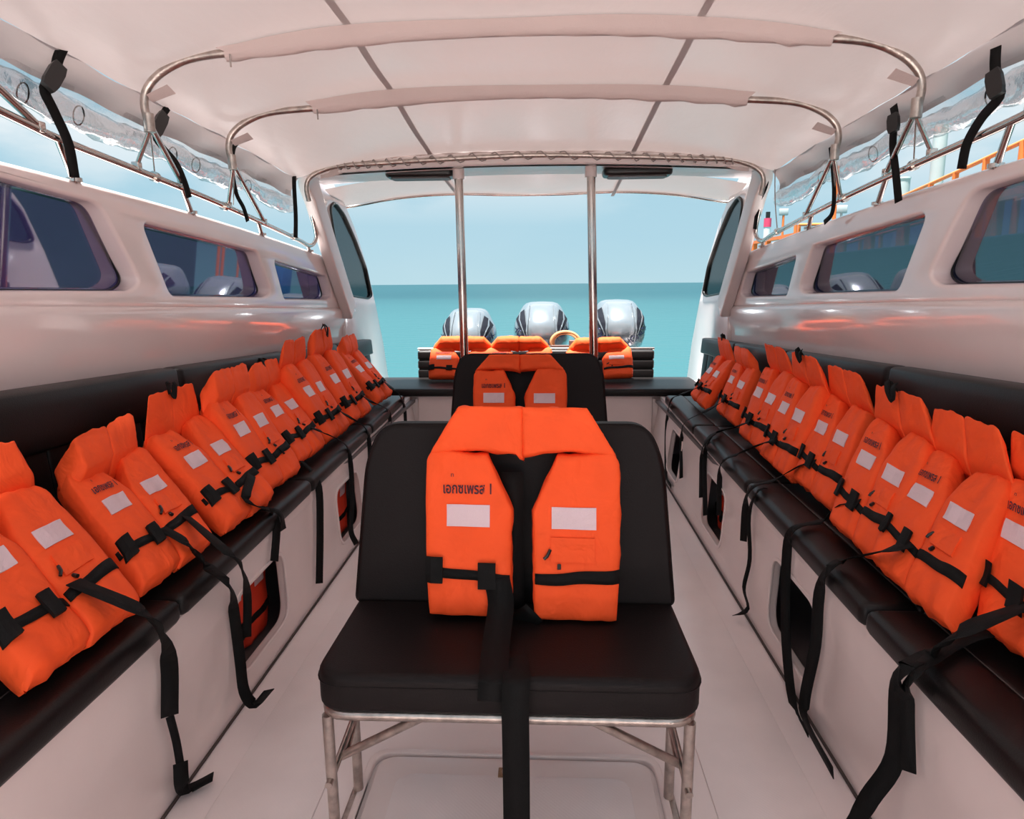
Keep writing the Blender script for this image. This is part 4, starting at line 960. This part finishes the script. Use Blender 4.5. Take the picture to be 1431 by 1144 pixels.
# draped on the stern seat
for px_, pyb, py_t, wpx, lab, kw in (
    (645, 536, 488, 92, 'orange life jacket on the stern seat behind the left pole', dict(seed=23)),
    (725, 536, 488, 80, 'orange life jacket in the middle of the stern seat, mostly behind the second chair', dict(seed=24)),
    (838, 532, 490, 80, 'orange life jacket folded over the stern seat back at the right pole', dict(seed=25, ctwist=.1))):
    B = U(px_, pyb, y=5.30); B.z = zb+.06; T = V((B.x, 5.50, U(px_, py_t+4, y=5.50).z))
    jacket('life_jacket', B, T, (1, 0, 0 if px_ != 838 else .05), lab, 'life jackets on the stern seat', collar=1.35, cz_=.7, sx=1.12, lod=.7, **kw)
# stowed jackets seen through the bench openings
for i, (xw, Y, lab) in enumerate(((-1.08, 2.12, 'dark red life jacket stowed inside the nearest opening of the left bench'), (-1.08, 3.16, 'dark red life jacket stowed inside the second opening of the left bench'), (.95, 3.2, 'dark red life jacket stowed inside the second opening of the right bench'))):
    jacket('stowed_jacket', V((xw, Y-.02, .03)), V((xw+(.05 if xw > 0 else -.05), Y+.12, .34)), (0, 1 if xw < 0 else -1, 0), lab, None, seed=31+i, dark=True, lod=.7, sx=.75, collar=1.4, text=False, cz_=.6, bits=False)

# ------------------------------------------------------------------ black tie-down straps on the canopy
def cstrap(pts, X, lab, wd=.03, buckle=True, bk_at=None):
    """pts: pixels (left frame) on the plane X"""
    P = [U(a_, b_, x=X) for a_, b_ in pts]
    r = empty('tie_down_strap', P[0], lab, 'strap', 'black straps hanging from the canopy edges')
    sp_ = smooth_path(P, 5); side = 1 if X < 0 else -1
    obj('webbing', ribbon(sp_, [V((side, -.45, 0)).normalized()]*len(sp_), wd), M['web'], r)
    if buckle:
        q = U(*bk_at[0], x=X+side*.006); q2 = U(*bk_at[1], x=X+side*.006); d = q2-q
        bb = ribbon([q+d*t for t in (0, .25, .5, .75, 1)], [V((side, -.45, 0)).normalized()]*5, .04, .014, widths=[.034, .044, .044, .044, .034]); obj('buckle', bb, M['plastic'], r, smooth=False)
cstrap([(88, 65), (80, 85), (76, 108), (62, 125), (75, 155), (95, 200), (104, 248)], -1.40, 'black buckled strap hanging nearest the upper left corner', bk_at=((82, 92), (64, 124)))
cstrap([(234, 150), (225, 165), (217, 190), (228, 207), (246, 228), (258, 255), (264, 276)], -1.40, 'black buckled strap at the nearer bow on the left', .026, bk_at=((228, 160), (213, 190)))
cstrap([(332, 198), (326, 208), (324, 235), (330, 270), (340, 290), (346, 309)], -1.40, 'thin black strap at the second bow on the left', .022, False)
cstrap([(411, 233), (411, 262), (413, 300), (413, 332)], -1.40, 'black strap by the arch post on the left', .03, False)
cstrap([(1392, 66), (1391, 90), (1393, 115), (1397, 135), (1372, 165), (1352, 200), (1344, 236)], 1.26, 'black buckled strap hanging nearest the upper right corner', bk_at=((1390, 100), (1396, 135)))
cstrap([(1249, 148), (1251, 165), (1248, 200), (1252, 240), (1256, 282)], 1.26, 'black strap at the nearer bow on the right', .030, bk_at=((1250, 160), (1251, 185)))
cstrap([(1161, 205), (1164, 235), (1166, 270), (1163, 298), (1152, 311)], 1.26, 'thin black strap at the second bow on the right', .022, False)
cstrap([(1075, 235), (1070, 262), (1060, 285), (1055, 320)], 1.26, 'black strap by the arch post on the right', .03, False)

# ------------------------------------------------------------------ pier beyond the right side
def rail_obj():
    r = empty('pier_railing', (5, 8, -.9), 'orange painted railing running along the pier on the right', 'railing')
    P = [U(1500, 168, x=4.2), U(1431, 197, x=4.2), U(1336, 241, x=4.4), U(1273, 269, x=4.8), U(1181, 311, x=5.6)]
    obj('top_rail', tube(P, .022, 8), M['orangepaint'], r)
    obj('middle_rail', tube([(p.x, p.y, 1.62+(p.z-1.62)*.45) for p in P], .02, 8), M['orangepaint'], r)
    for t in (0, 1, 1.5, 2, 2.5, 3, 3.33, 3.66, 4):
        a_ = int(min(t, 3)); p = P[a_].lerp(P[a_+1], t-a_); obj('post', tube([p, (p.x, p.y, 1.62)], .032, 8), M['orangepaint'], r)
rail_obj()
tagit(obj('pier_deck', merge(box((3.6, 2.5, -.9), (9, 13, 1.62), .02)), M['green'], smooth=False), 'dark green pier wall seen through the right windows', 'pier')
r = empty('pier_fence', (3.7, 8, 1.62), 'row of orange fence posts on the pier seen through the right windows', 'fence')
for i in range(14):
    obj('post', box((3.64, 3+i*.72, 1.62), (3.72, 3.10+i*.72, 1.93)), M['orangepaint'], r, smooth=False)
obj('top_rail', box((3.65, 2.6, 1.92), (3.73, 12.9, 1.97)), M['orangepaint'], r, smooth=False)
def pile(px_, wpx, pt, X, lab, cap=False):
    A = U(px_, pt, x=X); d = A.length; rr = wpx/2*((A-EYE).dot(CM.to_3x3() @ V((0, 0, -1))))/FPX
    r = empty('pier_pile', (A.x, A.y, -.9), lab, 'pile'); obj('pile_shaft', tube([(A.x, A.y, -.9), A], rr, 18), M['galv'], r)
    if cap: obj('pile_cap', tube([A, A+V((0, 0, rr*.25))], rr*1.08, 18), M['whitepaint'], r)
pile(1316, 18, 175, 5.2, 'tall grey steel pile standing behind the orange railing on the right')
pile(1263, 17, 250, 6.5, 'shorter grey pile with a pale cap beside the orange railing', True)
def mast(px_, pt, pb, X, lab, mt, r_, lampp=None, cat='mast'):
    A, Bq = U(px_, pt, x=X), U(px_, pb, x=X); Bq = V((A.x, A.y, -.9)); r = empty('light_mast' if lampp else 'mast', Bq, lab, cat); obj('mast_tube', tube([Bq, A], r_, 8), M[mt], r)
    if lampp: obj('lamp_head', box(A-V((.16, .05, .02)), A+V((.16, .05, .22)), .02), M['galv'], r)
mast(1171, 232, 320, 9, 'tall thin orange mast rising behind the right rail', 'orangepaint', .06)
mast(1095, 300, 350, 9, 'thin orange lamp post near the far end of the pier', 'orangepaint', .045, True, 'lamp post')
mast(1176, 297, 320, 9.4, 'grey floodlight post behind the tall orange mast', 'galv', .04, True, 'lamp post')
r = empty('pier_gate', (8.6, 22, -.9), 'orange pipe gate frame on the far pier', 'gate')
A, B_ = U(1118, 314, x=9), U(1180, 313, x=9)
obj('top_bar', tube([A, B_], .05, 8), M['orangepaint'], r)
for p_ in (1112, 1117, 1150): q = U(p_, 314, x=9); obj('post', tube([q, (q.x, q.y, -.9)], .06, 8), M['orangepaint'], r)
r = empty('beacon_post', (9, 22, 1.0), 'white and pink beacon post near the far end of the pier', 'beacon'); q = U(1073, 305, x=9)
obj('post_tube', tube([(q.x, q.y, -.9), (q.x, q.y, q.z-.34)], .14, 10), M['whitepaint'], r)
obj('beacon_body', tube([(q.x, q.y, q.z-.34), (q.x, q.y, q.z)], .15, 10), M['redpaint'], r)
obj('beacon_lamp', tube([(q.x, q.y, q.z), (q.x, q.y, q.z+.25)], .09, 10), M['plastic'], r)
q = U(1054, 356, x=9.5); tagit(obj('blue_kiosk', box((q.x-.6, q.y-.6, -.9), (q.x+.6, q.y+.6, q.z+.12), .03), M['bluepaint']), 'small blue kiosk at the far end of the pier', 'kiosk')
